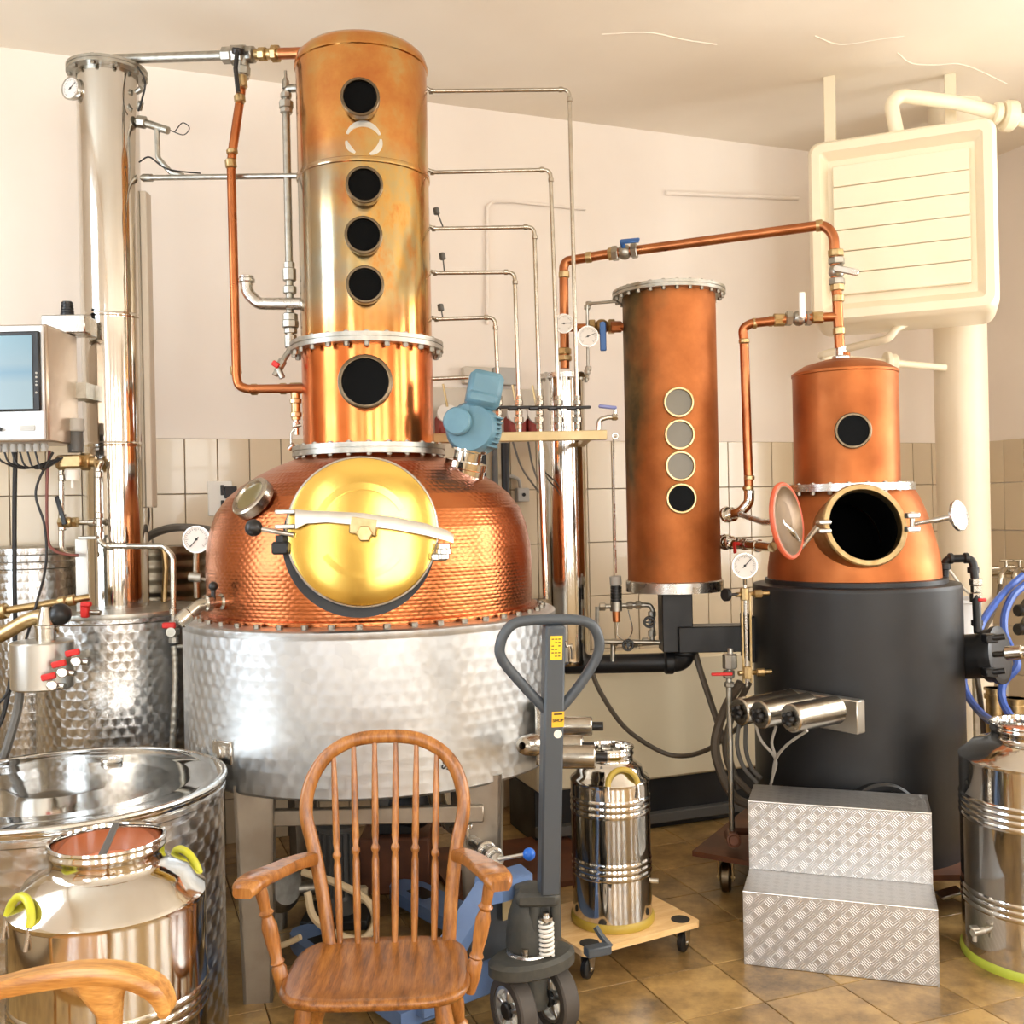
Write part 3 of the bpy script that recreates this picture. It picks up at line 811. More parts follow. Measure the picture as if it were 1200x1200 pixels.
# immersion heaters on the right flank of the tank
p0 = V((BX + 0.66, BY - 0.28, 0.80))
hb = MB()
hb.box(p0 + V((-0.02, -0.03, 0.03)), (0.06, 0.22, 0.22), None, 0.006)
heat = hb.build('heater_mount', 'steel', still)
for (px, py, Y, r) in ((694, 851, 3.72, 0.034), (683, 875, 3.55, 0.040), (698, 887, 3.50, 0.040)):
    e = W(px, py, Y); s0 = V((p0.x - 0.01, e.y + 0.02, e.z))
    h_ = MB().lathe([(0, 0), (r, 0), (r, (e-s0).length-0.004), (r-0.004, (e-s0).length), (0, (e-s0).length)], s0, e-s0, 28).build('heating_element', 'nickel', heat)
    MB().cyl(e, e + (e-s0).normalized()*0.04, 0.016, seg=10).build('cable_gland', 'black_plastic', h_)
e = W(612, 874, 3.30); s0 = W(636, 872, 3.45)
MB().lathe([(0.012, 0), (0.026, 0.008), (0.033, 0.03), (0.033, 0.07), (0.036, 0.074), (0.036, 0.10), (0.03, 0.104), (0.03, 0.18), (0, 0.18)], e, s0-e, 24).build('sample_port', 'nickel', still)
# discharge valve and lever under the tank
dv = MB().cyl(W(520, 962, 3.75), W(583, 1008, 3.20), 0.022, seg=16)
ring(dv, W(578, 1004, 3.24), W(583, 1008, 3.2)-W(520, 962, 3.75), 0.032, 0.03); ring(dv, W(570, 998, 3.31), W(583, 1008, 3.2)-W(520, 962, 3.75), 0.034, 0.025)
dv.cyl(W(520, 962, 3.75), V((BX+0.2, 3.95, 0.63)), 0.035)
dvo = dv.build('discharge_valve', 'steel', still)
MB().cyl(W(584, 1007, 3.2), W(617, 1001, 3.18), 0.006).build('lever_rod', 'bar_metal', dvo)
MB().sphere(W(620, 1001, 3.18), 0.02, 18).build('blue_ball_knob', 'blue_ball', dvo)

# ================================================================== PIPES RIGHT OF THE BIG COLUMN, down to the valve row
MY = 4.20
pipes = [(107, 105, 667, 676, 'highest'), (202, 199, 645, 654, 'second highest'), (268, 266, 626, 632, 'third'), (320, 319, 603, 607.5, 'fourth'), (374, 372, 580, 584, 'lowest')]
probes = {2: (512, 248), 3: (519, 301), 4: (517, 361)}
for i, (y0, y1, xt, xb, lab) in enumerate(pipes):
    xs = 500 + i*1.6
    zst = W(xs, y0, MY)
    a = V((zst.x - 0.06, BY + 0.12, zst.z - 0.0))
    m = MB().tube([a, W(xs + 6, y0, MY), W(xt, y1, MY), W(xb, 462, MY)], 0.0085, 10, fil=0.03)
    for (p, ax) in ((W(xs+5, y0, MY), (1, 0, 0)), (W(xt-10, y1, MY), (1, 0, 0)), (W(xt+0.6, y1+12, MY), (0, 0, 1))): ring(m, p, ax, 0.0115, 0.018, 10)
    t = m.build('steel_pipe', 'nickel', None, '%s thin steel pipe from the tall copper column to the valve row' % lab, 'pipe', 'thin steel pipes down to the valve row')
    b = W(xb, 462, MY); e = W(xb+0.8, 508, MY)
    f = MB().cyl(b, e, 0.011)
    for (py, r, L) in ((466, 0.015, 0.014), (472, 0.018, 0.022), (484, 0.016, 0.02), (492, 0.020, 0.024), (500, 0.014, 0.02)): nut(f, W(xb+0.4, py, MY), (0, 0, 1), r, L, 8)
    v = f.build('valve', 'nickel', t)
    lv = MB().box(W(xb+5, 478, MY) + V((0, -0.022, 0)), (0.078, 0.012, 0.012), None, 0.004)
    lv.box(W(xb-7, 479, MY) + V((0, -0.02, 0)), (0.04, 0.02, 0.02), None, 0.006)
    lv.build('lever', 'black_plastic', v)
    if i in probes:
        q = W(*probes[i], MY)
        pr = MB().cyl(W(probes[i][0]+ (8 if i == 2 else 2), y0, MY), q, 0.003).cyl(q - V((0, 0, 0.012)), q + V((-0.004, 0, 0.016)), 0.013, seg=10, bev=0.003)
        pr.build('probe', 'plastic_dark', t)
    if i == 2:
        MB().tube([W(xb+1, 516, MY), W(xb+3, 560, MY), V((W(640, 705, MY).x, MY, 1.24))], 0.014, 12).build('drop_tube', 'steel_mirror', t)
q0, q1 = W(505, 444, MY), W(552, 442, MY)
MB().tube([V((BX+0.2, BY+0.12, q0.z)), q0, q1, q1 + V((0.03, 0.35, 0))], 0.0085, 10, fil=0.02).build('steel_pipe', 'nickel', None, 'short thin steel pipe running behind the blue motor', 'pipe')
br = MB().box((W(605, 512, MY)+V((0, 0.0, 0))), (S(212, MY), 0.045, S(11, MY)), Matrix.Rotation(0.0, 3, 'Y'), 0.003)
pipe_rail = br.build('valve_rail', 'bracket_cream', None, 'cream metal rail carrying the row of black-levered valves', 'rail')
pr_ = W(690, 512, MY); wy = 5.58 + 0.385*pr_.x
MB().box((pr_.x, (MY + wy)/2, pr_.z), (0.03, wy-MY-0.0, 0.02)).build('wall_arm', 'bracket_cream', pipe_rail)
# water tap with lilac lever at the right end of the rail
m = MB().tube([W(701, 507, MY), W(702, 492, MY), W(712, 489, MY), W(724, 489, MY)], 0.010, 10, fil=0.02)
nut(m, W(720, 489, MY), (1, 0, 0), 0.015, 0.02); m.cyl(W(721, 489, MY), W(721, 480, MY), 0.008)
t = m.build('water_tap', 'nickel', None, 'small brass tap with lilac lever at the rail end', 'tap')
MB().box(W(712, 477, MY), (0.075, 0.02, 0.014), Matrix.Rotation(0.12, 3, 'Y'), 0.004).build('lever', 'lilac_lever', t)
# thin copper line below it
m = MB().tube([W(724, 512, 4.6), W(719, 512, 4.6), W(719, 560, 4.6), W(722, 672, 4.6)], 0.004, 8, fil=0.01)
m.torus(W(721, 511, 4.6), (0, 1, 0), 0.012, 0.004, 16, 6)
m.build('capillary_tube', 'steel', None, 'thin looped metal line hanging down to the black regulator', 'tube')

# ================================================================== STEEL CONDENSER (middle) and its copper line
CY = 4.75; cp = W(663, 600, CY); CX = cp.x
zt_, zb_ = W(663, 440, CY).z, W(663, 778, CY).z
cond = thing('condenser', (CX, CY, zb_), 'slim polished steel condenser tube behind the valve row', 'condenser')
MB().lathe([(0, zb_), (0.09, zb_), (0.099, zb_+0.02), (0.099, zt_-0.02)], (CX, CY, 0), seg=48).build('shell', 'steel_mirror', cond)
flange('top_flange', cond, (CX, CY, zt_-0.02), (0, 0, 1), 0.122, 0.022, 12, 0.112, 0.008, 'steel')
wy = 5.58 + 0.385*CX
for z in (1.15, 1.95): MB().box((CX, (CY+wy)/2+0.03, z), (0.04, wy-CY-0.12, 0.03), None, 0.004).build('wall_bracket', 'galvanised', cond)
Pp = [W(661, 440, CY), W(661, 308, CY), W(700, 300, 4.72), W(968, 263, 4.40), W(978, 290, 4.38), W(986, 426, 4.38)]
m = MB().tube([W(662, 432, CY), W(660.5, 312, CY), W(664, 306, CY), W(705, 299, 4.70), W(966, 263.5, 4.40), W(977, 275, 4.38), W(984, 408, 4.38)], S(5.6, 4.6), 14, fil=0.09)
vap = m.build('copper_pipe', 'copper_pipe', None, 'long rising copper pipe from steel condenser to the small still', 'pipe')
fit = MB()
for (px, py, Y, r, L, ax) in ((661, 412, CY, 0.034, 0.03, 0), (661, 420, CY, 0.036, 0.024, 0), (716, 297.5, 4.69, 0.030, 0.025, 1), (979.5, 297, 4.38, 0.034, 0.03, 0), (981, 337, 4.38, 0.03, 0.03, 0)):
    nut(MB(), W(px, py, Y), (0, 0, 1) if ax == 0 else W(966, 263.5, 4.4)-W(705, 299, 4.7), r, L, 8).build('fitting', 'brass_worn', vap)
for (px, py, Y, ax) in ((690, 301.5, 4.72, 1), (960, 264.5, 4.41, 1), (982, 350, 4.38, 0), (983, 388, 4.38, 0), (661, 322, CY, 0)):
    ring(MB(), W(px, py, Y), (0, 0, 1) if ax == 0 else W(966, 263.5, 4.4)-W(705, 299, 4.7), 0.0255, 0.035).build('fitting', 'brass_worn', vap)

bv = ball_valve(vap, W(732, 295.5, 4.67), W(966, 263.5, 4.4)-W(705, 299, 4.7), 0.026, (W(762, 291, 4.63)-W(740, 293, 4.66)), 'blue_lever', 'galvanised')
bv2 = ball_valve(vap, W(980.5, 318, 4.38), (0, 0, 1), 0.026, V((0.09, -0.03, -0.03)), 'steel', 'galvanised')
tri = MB()
for (py, r, L) in ((412, 0.022, 0.05), (420, 0.038, 0.02), (424, 0.036, 0.018)): ring(tri, W(985.5, py, 4.38), (0, 0, 1), r, L, 20)
tri.build('clamp', 'steel', vap)
# branch back down to the copper column
m = MB().tube([W(981, 371, 4.38), W(935, 373, 4.42), W(880, 379, 4.46), W(870, 385, 4.47), W(872, 400, 4.47), W(878, 582, 4.47), W(877, 592, 4.47), W(868, 600, 4.48), W(858, 603, 4.55)], S(5.4, 4.45), 14, fil=0.06)
bra = m.build('copper_pipe', 'copper_pipe', None, 'bent copper branch pipe between small still and stained copper column', 'pipe')
fit = MB()
for (px, py, Y, r, L, ax) in ((913, 375, 4.44, 0.028, 0.05, 1), (958, 372, 4.40, 0.026, 0.05, 1)): nut(MB(), W(px, py, Y), (1, 0, 0), r, L, 8).build('fitting', 'brass_worn', bra)
for (px, py, ax) in ((884, 379, 1), (903, 376.5, 1), (872, 400, 0), (878, 560, 0), (876.5, 572, 0)): ring(MB(), W(px, py, 4.46), (1, 0, 0) if ax else (0, 0, 1), 0.0235, 0.022).build('fitting', 'brass_worn', bra)

ball_valve(bra, W(936, 373, 4.42), (1, 0, -0.02), 0.025, V((-0.0, 0, 0.11)), 'plastic_white', 'galvanised')
el = MB().tube([W(878, 575, 4.47), W(878, 588, 4.47), W(868, 600, 4.48), W(852, 604, 4.56)], 0.023, 14, fil=0.04)
for (px, r) in ((852, 0.036), (858, 0.032)): ring(el, W(px, 603, 4.54), W(868, 600, 4.48)-W(852, 604, 4.56), r, 0.022, 18)
el.build('elbow', 'steel_mirror', bra)

# ================================================================== STAINED COPPER COLUMN
KY = 4.60; kc = W(787, 520, KY); KX = kc.x; KR = 0.207
kz0, kz1 = W(790, 692, KY).z, W(783, 347, KY).z
kol = thing('copper_column', (KX, KY, kz0), 'stained upright copper column with four round sight glasses', 'column')
MB().lathe([(0.0, kz0), (KR+0.01, kz0), (KR+0.01, kz0+0.045), (KR+0.003, kz0+0.05)], (KX, KY, 0), seg=56).build('base_ring', 'steel', kol)
MB().lathe([(KR+0.002, kz0+0.045), (KR, kz0+0.06), (KR, kz1)], (KX, KY, 0), seg=56).build('copper_shell', 'copper_stained', kol)
flange('top_flange', kol, (KX, KY, kz1-0.005), (0, 0, 1), 0.252, 0.028, 26, 0.237, 0.0095, 'galvanised')
for (px, py, g) in ((796, 471, 'sight_grey'), (797, 509, 'sight_grey'), (798, 546, 'sight_grey'), (799, 584, 'sight_dark')):
    f = W(px, py, KY-0.23); d = V((f.x-KX, f.y-KY, 0)).normalized()
    porthole(kol, V((KX, KY, f.z)) + d*(KR-0.012), d, 0.066, 0.03, g, 'brass_worn', 'sight_glass')
# left inlet with blue lever valve
m = MB().tube([W(734, 383, KY), W(672, 384, CY), W(661, 384, CY)], 0.019, 12)
nut(m, W(722, 383, 4.62), (1, 0, 0), 0.026, 0.05, 8)
t = m.build('copper_pipe', 'copper_pipe', None, 'short copper pipe with blue lever valve left of the stained column', 'pipe')
ball_valve(t, W(705, 383, 4.65), (1, 0, 0), 0.026, V((0, -0.001, -0.13)), 'blue_lever', 'brass')
m = MB().tube([W(722, 353, KY), W(688, 356, 4.62), W(689, 434, 4.66), W(686, 437, 4.7)], 0.007, 8, fil=0.015)
for (px, py) in ((690, 356), (688, 360), (689.5, 432), (688, 436)): nut(m, W(px, py, 4.63), (0, 0, 1), 0.014, 0.02, 8)
m.build('vent_pipe', 'galvanised', None, 'thin grey vent pipe from column flange down to condenser cap', 'pipe')
gauge('thermometer_dial', W(661, 379, 4.60), (0.05, -1, 0), S(11, 4.6), 'upper of two dial thermometers, in front of the upright copper pipe', [W(661, 379, 4.68)], needle=1.5)
gauge('thermometer_dial', W(689, 394, 4.55), (0.0, -1, 0), S(12, 4.55), 'lower of two dial thermometers, beside the blue valve lever', [W(689, 396, 4.60)], needle=1.2)
# lower right union: steel valve with red handle
m = MB().tube([W(848, 636, KY), W(866, 637, 4.5), W(905, 641, 4.22)], 0.021, 14)
for (px, py, Y, r) in ((850, 635, 4.58, 0.036), (856, 635.5, 4.55, 0.03), (888, 639.5, 4.34, 0.027)): ring(m, W(px, py, Y), W(905, 641, 4.22)-W(866, 637, 4.5), r, 0.024, 18)
t = m.build('steel_pipe', 'steel_mirror', None, 'steel pipe with red handle joining copper column and small still', 'pipe')
ball_valve(t, W(872, 637.5, 4.46), W(905, 641, 4.22)-W(866, 637, 4.5), 0.02, V((0.0, -0.01, -0.045)), 'red_plastic', 'steel')

# ================================================================== SMALL STILL IN BLACK JACKET
DX, DY = 1.458, 4.38
D0 = V((DX, DY, 0)); PZ = 0.175
small = thing('small_still', (DX, DY, 0), 'small copper pot still with open manhole set in a black jacket', 'still')
plate_pts = [(0.72, 4.26), (1.13, 3.99), (1.30, 3.935), (1.72, 3.92), (1.93, 4.06), (2.02, 4.75), (1.12, 4.92)]
MB().prism(plate_pts, PZ-0.022, PZ).build('base_plate', 'rust_plate', small)
zj = 1.268
MB().lathe([(0.0, PZ), (0.43, PZ), (0.428, 0.6), (0.425, zj-0.012), (0.421, zj), (0.35, zj+0.006), (0.34, zj+0.006)], D0, seg=72).build('jacket', 'black_iron', small)
MB().lathe([(0.372, zj+0.004), (0.372, zj+0.022), (0.352, zj+0.026)], D0, seg=64).build('collar', 'black_iron', small)
MC = W(1014, 615, 4.03); MN = V((0.06, -1, 0.28)).normalized()
def densify(prof, step):
    o = [prof[0]]
    for (r0, h0), (r1, h1) in zip(prof[:-1], prof[1:]):
        k = max(1, int(math.hypot(r1-r0, h1-h0)/step))
        o += [(r0+(r1-r0)*i/k, h0+(h1-h0)*i/k) for i in range(1, k+1)]
    return o
pm = MB().lathe(densify([(0.355, zj+0.02), (0.353, 1.34), (0.342, 1.41), (0.322, 1.49), (0.297, 1.57), (0.272, 1.63), (0.255, 1.66)], 0.016), D0 + V((-0.006, 0, 0)), seg=160)
def in_hole(f):
    c = sum((pm.v[i] for i in f), V((0, 0, 0)))/len(f) - MC
    return c.dot(MN) > -0.28 and (c - MN*c.dot(MN)).length < 0.152
pm.f = [f for f in pm.f if not in_hole(f)]
pot = pm.build('copper_pot', 'copper_dull', small, ang=60)
H0 = D0 + V((-0.024, 0, 0))
flange('head_flange', small, H0 + V((0, 0, 1.658)), (0, 0, 1), 0.276, 0.03, 22, 0.26, 0.010, 'steel')
MB().lathe([(0.217, 1.685), (0.217, 2.150), (0.2205, 2.153), (0.2205, 2.163), (0.215, 2.168), (0.17, 2.196), (0.09, 2.218), (0.03, 2.225), (0, 2.225)], H0, seg=64).build('still_head', 'copper_dull', small)
MB().cyl(H0 + V((0, 0, 2.21)), H0 + V((0, 0, 2.25)), 0.025).build('head_outlet', 'copper_dull', small)
f = W(1001, 504, DY-0.26); d = V((f.x-H0.x, f.y-H0.y, 0)).normalized()
porthole(small, V((H0.x, H0.y, f.z)) + d*0.20, d, 0.073, 0.04)
# manhole
mh = MB().lathe([(0.163, -0.25), (0.163, -0.02), (0.169, -0.018), (0.169, 0.0), (0.164, 0.006), (0.146, 0.006), (0.142, -0.004), (0.142, -0.2)], MC, MN, 56).build('manhole', 'brass_worn', small)
MB().lathe([(0.1415, -0.03), (0.1415, -0.20), (0.1425, -0.20), (0.1425, -0.03)], MC, MN, 40).lathe([(0, -0.34), (0.20, -0.34), (0.20, -0.345), (0, -0.345)], MC, MN, 40).build('painted_dark', 'hole_shade', mh)  # black sleeve and disc stand in for the darkness inside the pot
hz_ = MB()
for s in (-1, 1): hz_.box(W(965, 617 + s*5, 3.93), (0.05, 0.05, 0.016), None, 0.004)
hz_.build('hinge', 'bar_metal', mh)
cl = MB()
for s in (-1, 1): cl.box(W(1069, 612 + s*8, 3.93), (0.05, 0.04, 0.022), None, 0.004)
cl.cyl(W(1069, 600, 3.93), W(1069, 624, 3.93), 0.009)
clo = cl.build('clamp', 'bar_metal', mh)
MB().cyl(W(1072, 614, 3.93), W(1112, 606, 3.86), 0.008).cyl(W(1094, 610, 3.89), W(1113, 606, 3.86), 0.011).build('screw_rod', 'steel', clo)
wa = (W(1112, 606, 3.86)-W(1072, 614, 3.93)).normalized()
hw = MB().cyl(W(1112, 606, 3.86), W(1120, 605, 3.85), 0.02)
hw.lathe([(0, 0.02), (0.05, 0.016), (0.058, 0.02), (0.058, 0.03), (0.05, 0.034), (0, 0.03)], W(1116, 605.5, 3.855), wa + V((0, -0.5, 0)), 24)
hw.build('hand_wheel', 'steel', clo)
# open lid
OC = W(924, 610, 3.86); ON = V((0.80, -0.60, 0.12)).normalized()
ol = MB().lathe([(0, -0.035), (0.09, -0.03), (0.135, -0.012), (0.14, 0.0), (0.128, 0.002), (0.12, -0.006), (0.08, -0.018), (0, -0.022)], OC, ON, 48).build('open_lid', 'lid_inside', small)
MB().torus(OC - ON*0.006, ON, 0.138, 0.010, 48, 8).build('gasket', 'gasket_red', ol)
MB().tube([W(958, 617, 3.93), W(940, 640, 3.95), W(930, 625, 3.92), OC - ON*0.035], 0.011, 8).build('hinge_arm', 'steel', ol)
MB().tube([W(868, 603, 4.45), W(895, 612, 4.2), OC - ON*0.03], 0.013, 10).build('lid_stay', 'steel', ol)
# ring door near the floor, shining through behind the steps
MB().lathe([(0.150, -0.05), (0.150, 0.012), (0.140, 0.02), (0.122, 0.02), (0.118, 0.0), (0.118, -0.05)], W(1034, 962, DY-0.425), V((0.06, -1, 0)), 48).build('ash_door_ring', 'black_iron', small)
# outlet to the right
oc = W(1118, 770, DY-0.08); oe = W(1166, 768, 4.18); od = oe-oc
op = MB().lathe([(0.092, -0.06), (0.092, od.length-0.02)], oc, od, 36).build('outlet_pipe', 'black_iron', small)
fl = MB().lathe([(0.06, -0.03), (0.108, -0.03), (0.108, 0.0), (0.118, 0.004), (0.118, 0.022), (0.10, 0.026), (0, 0.026)], oe, od, 40); fl.build('outlet_flange', 'black_iron', op)
bl = MB()
for s in (-1, 1):
    MB().box(W(1160, 768 + s*20, 4.06), (0.05, 0.05, 0.035), None, 0.005).cyl(W(1160, 768+s*20, 4.05), W(1178, 766+s*20, 4.02), 0.012).build('flange_clamp', 'black_plastic', op)
kv = MB().cyl(W(1165, 767, 4.05), W(1180, 766, 4.0), 0.012).cyl(W(1178, 766, 4.0), W(1200, 764, 3.95), 0.028, seg=16, bev=0.006).cyl(W(1178, 766, 4.0), W(1210, 764, 3.92), 0.016)
kv.build('outlet_valve', 'nickel', op)
# sleeve and box of the immersion heaters
hx = W(966, 834, DY-0.44)
HA = V((-0.78, -0.60, 0.0)).normalized(); HB = V((0.60, -0.78, 0)).normalized()
hm = MB().box(hx + V((0.0, 0.02, 0)), (0.05, 0.34, 0.125), Matrix((-HA, HB, V((0, 0, 1)))).transposed(), 0.004).build('heater_mount', 'steel_brushed', small)
for (px, py, Y, lx) in ((866, 834, 3.90, 0.24), (890, 838, 3.80, 0.22), (926, 842, 3.68, 0.20)):
    e = W(px, py, Y); s0 = V((min(e.x + lx + 0.04, hx.x), 0, 0)); s0 = V((e.x + lx, e.y + lx*0.6, e.z + 0.004))
    L = (s0-e).length; ax = e-s0
    he = MB().lathe([(0, 0), (0.052, 0), (0.052, L-0.006), (0.047, L), (0, L)], s0, ax, 28).build('heating_element', 'nickel', hm)
    kn = MB(); an = ax.normalized(); M3 = frame(an)
    for k in range(5):
        kn.sphere(e + an*0.012 + M3 @ V((0.017*math.cos(k*2*PI/5), 0.017*math.sin(k*2*PI/5), 0)), 0.013, 10)
    kn.cyl(e, e + an*0.022, 0.012)
    kn.build('chrome_knob', 'black_plastic', he)
    kp = W(909, 890, 3.90)
    MB().tube(spline([e + V((0.06, 0.0, -0.045)), (e + kp)/2 + V((0.015, 0, -0.02)), kp, W(905, 912, 4.0), W(900, 935, 4.10), W(898, 985, 4.12)], 6), 0.0055, 8).build('supply_cable', 'cable_grey', he)
# casters under the plate
def caster(parent, c, wr, rot, wheel='black_iron', bracket='brass_worn', top=None):
    c = V(c); M3 = Matrix.Rotation(rot, 3, 'Z')
    top = c.z + wr*1.9 if top is None else top
    wm = MB().lathe([(0, -wr*0.34), (wr*0.8, -wr*0.34), (wr, -wr*0.22), (wr, wr*0.22), (wr*0.8, wr*0.34), (0, wr*0.34)], c, M3 @ V((0, 1, 0)), 24).build('caster', wheel, parent)
    b = MB()
    for s in (-1, 1):
        pts = [V((-wr*0.35, s*wr*0.42, -wr*0.2)), V((wr*0.35, s*wr*0.42, -wr*0.2)), V((wr*0.9, s*wr*0.42, top-c.z)), V((-wr*0.5, s*wr*0.42, top-c.z))]
        b.loft([[M3 @ p + c for p in pts], [M3 @ (p + V((0, s*wr*0.1, 0))) + c for p in pts]])
    b.box(M3 @ V((wr*0.3, 0, top-c.z-wr*0.08)) + c, (wr*1.6, wr*1.4, wr*0.16), M3, wr*0.04)
    b.cyl(M3 @ V((0, -wr*0.6, 0)) + c, M3 @ V((0, wr*0.6, 0)) + c, wr*0.15)
    b.build('bracket', bracket, wm)
    return wm
for (x, y, r) in ((0.86, 4.27, 1.3), (1.80, 4.07, 1.0), (1.9, 4.66, 1.0), (1.18, 4.80, 1.0)): caster(small, (x, y, 0.062), 0.062, r, 'dark_brass', 'brass', top=PZ-0.022)
MB().box(W(1113, 1046, 4.03), (0.09, 0.07, 0.012), Matrix.Rotation(-0.25, 3, 'Y'), 0.003).build('brake_pedal', 'aluminium', small)
# pipe stub on the plate
m = MB().cyl(W(860, 985, 4.10), W(856, 978, 4.3), 0.028, seg=16); m.cyl(W(858, 974, 4.3), W(885, 974, 4.33), 0.016)
m.torus(W(860, 985, 4.10), W(860, 985, 4.10)-W(856, 978, 4.3), 0.024, 0.006, 20, 6)
m.build('drain_stub', 'rust_plate', small)
# square black duct from jacket to copper column
du = MB()
a = W(795, 692, KY); dtop = kz0
z0 = W(790, 764, 4.55).z; z1 = W(790, 734, 4.55).z
du.box((KX-0.0, KY, (dtop+z0)/2), (0.135, 0.14, dtop-z0), None, 0.004)
du.box(((KX+DX-0.38)/2, KY-0.03, (z0+z1)/2), (DX-0.38-KX, 0.13, z1-z0), None, 0.004)
duo = du.build('square_duct', 'black_iron', small)
x1 = W(880, 745, 4.45).x
MB().box((x1, 4.50, W(880, 748, 4.45).z), (0.03, 0.2, 0.20), None, 0.006).build('duct_flange', 'black_iron', small)
# ------------------------------------------------ level gauge beside the jacket
t = thing('level_gauge', (W(876, 760, 4.12).x, 4.12, W(876, 812, 4.12).z), 'upright sight tube with valves left of the black jacket', 'gauge')
MB().tube([W(873, 682, 4.12), W(875.5, 805, 4.12)], 0.006, 8).build('sight_tube', 'steel', t)
MB().tube([W(869, 695, 4.12), W(871.5, 800, 4.12)], 0.005, 8).build('guard_rod', 'brass_worn', t)
MB().tube([W(879, 695, 4.12), W(880.5, 800, 4.12)], 0.005, 8).build('guard_rod', 'brass_worn', t)
fb = MB()
for (px, py) in ((872.5, 696), (875.5, 788)):
    fb = MB(); nut(fb, W(px, py, 4.12), (0, 0, 1), 0.018, 0.05, 8); fb.cyl(W(px-10, py+1, 4.12), W(px+28, py-1, 4.16), 0.010); nut(fb, W(px+16, py, 4.12), (1, 0, 0), 0.017, 0.03, 8)
    fb.build('gauge_fitting', 'brass_worn', t)
MB().cyl(W(853, 697, 4.1), W(866, 696.5, 4.12), 0.006).cyl(W(849, 697, 4.09), W(853, 697, 4.1), 0.026, seg=20, bev=0.003).build('hand_wheel', 'black_iron', t)
MB().box(W(846, 790, 4.10), (0.085, 0.014, 0.012), None, 0.003).build('red_lever', 'red_plastic', t)
gauge('pressure_gauge', W(873, 663, 4.08), (-0.05, -1, 0.0), S(14.5, 4.08), 'round pressure gauge hanging above the upright sight tube', [W(873, 685, 4.11)], needle=0.75)
m = MB().tube([W(856, 760, 4.2), W(854, 800, 4.18), W(858, 975, 4.2)], 0.012, 10)
nut(m, W(855, 775, 4.19), (0, 0, 1), 0.03, 0.06, 8); nut(m, W(854, 790, 4.18), (0, 0, 1), 0.024, 0.03, 8); nut(m, W(854.5, 802, 4.18), (0, 0, 1), 0.02, 0.02, 8)
m.build('drain_pipe', 'galvanised', None, 'straight steel drain pipe standing on the brown base plate', 'pipe')
# looped hoses hanging left of the jacket
def hose(label, pts, r, m, name='hose', cat='hose', n=8, group=None, seg=8):
    return MB().tube(spline([W(*p) for p in pts], n), r, seg).build(name, m, None, label, cat, group)
hose('thick dark hose looping widely left of the black jacket', [(868, 800, 4.25), (850, 830, 4.3), (838, 870, 4.32), (845, 905, 4.32), (862, 935, 4.3), (885, 945, 4.25)], 0.020, 'dark_hose')
hose('dark hose of the inner loop beside the drain pipe', [(878, 800, 4.28), (858, 840, 4.34), (850, 875, 4.36), (858, 905, 4.36), (880, 930, 4.3)], 0.014, 'dark_hose')
hose('outer one of two thin grey hoses under the heater knobs', [(866, 846, 4.34), (864, 875, 4.34), (872, 900, 4.34), (888, 918, 4.3)], 0.009, 'grey_hose')
hose('inner one of two thin grey hoses under the heater knobs', [(874, 848, 4.34), (874, 878, 4.34), (881, 900, 4.34), (892, 912, 4.3)], 0.009, 'grey_hose')
hose('straight dark hose slanting down from the square duct', [(814, 762, 4.62), (822, 790, 4.6), (838, 838, 4.5), (852, 880, 4.42), (866, 925, 4.36)], 0.014, 'dark_hose')
hose('long grey hose sagging in front of the cream panel', [(690, 775, 4.7), (702, 808, 4.7), (730, 850, 4.72), (765, 876, 4.74), (795, 886, 4.72), (830, 878, 4.6), (870, 848, 4.45), (884, 832, 4.4)], 0.011, 'dark_hose')
# black pipe: condenser bottom to duct
m = MB().tube([W(663, 779, CY), W(795, 776, 4.62), W(803, 770, 4.60), W(803, 755, KY)], 0.044, 16, fil=0.07)
ring(m, W(784, 776.5, 4.63), (1, 0, 0), 0.052, 0.05, 20); ring(m, W(803, 763, 4.6), (0, 0, 1), 0.052, 0.04, 20)
m.build('black_pipe', 'black_iron', None, 'black pipe elbow joining condenser bottom and square duct', 'pipe')
# pressure regulator cluster
reg = thing('pressure_regulator', W(724, 758, 4.66), 'black capped regulator and grey fittings between condenser and duct', 'regulator')
MB().cyl(W(721, 675, 4.66), W(722, 686, 4.66), 0.027, seg=16, bev=0.003).build('cap', 'plastic_grey', reg)
b_ = MB()
for k in range(6): b_.cyl(W(722, 687+k*3.8, 4.66), W(722, 690.2+k*3.8, 4.66), 0.026)
b_.cyl(W(722, 686, 4.66), W(722, 708, 4.66), 0.021); b_.build('bellows', 'black_plastic', reg)
g = MB().cyl(W(722, 705, 4.66), W(722, 716, 4.66), 0.028); g.tube([W(702, 711, 4.66), W(745, 709, 4.66), W(762, 709, 4.66), W(765, 716, 4.66), W(764, 754, 4.66)], 0.011, 10, fil=0.03)
for (px, py, ax) in ((706, 711, 0), (738, 709.5, 0), (748, 709, 0), (764, 720, 1), (764, 742, 1), (704, 752, 0), (720, 753, 0), (744, 754, 0), (756, 752, 0)): nut(g, W(px, py, 4.66), (0, 0, 1) if ax else (1, 0, 0), 0.018, 0.028, 8)
g.tube([W(700, 752, 4.66), W(785, 753, 4.62)], 0.011, 10); g.tube([W(718, 753, 4.66), W(718, 775, 4.66)], 0.011, 10)
g.tube([W(700, 711, 4.66), W(699, 752, 4.66)], 0.010, 8)
g.build('pipework', 'galvanised', reg)
MB().cyl(W(722, 716, 4.66), W(722.5, 729, 4.66), 0.018, seg=14, bev=0.003).build('red_cap', 'copper_pipe', reg)
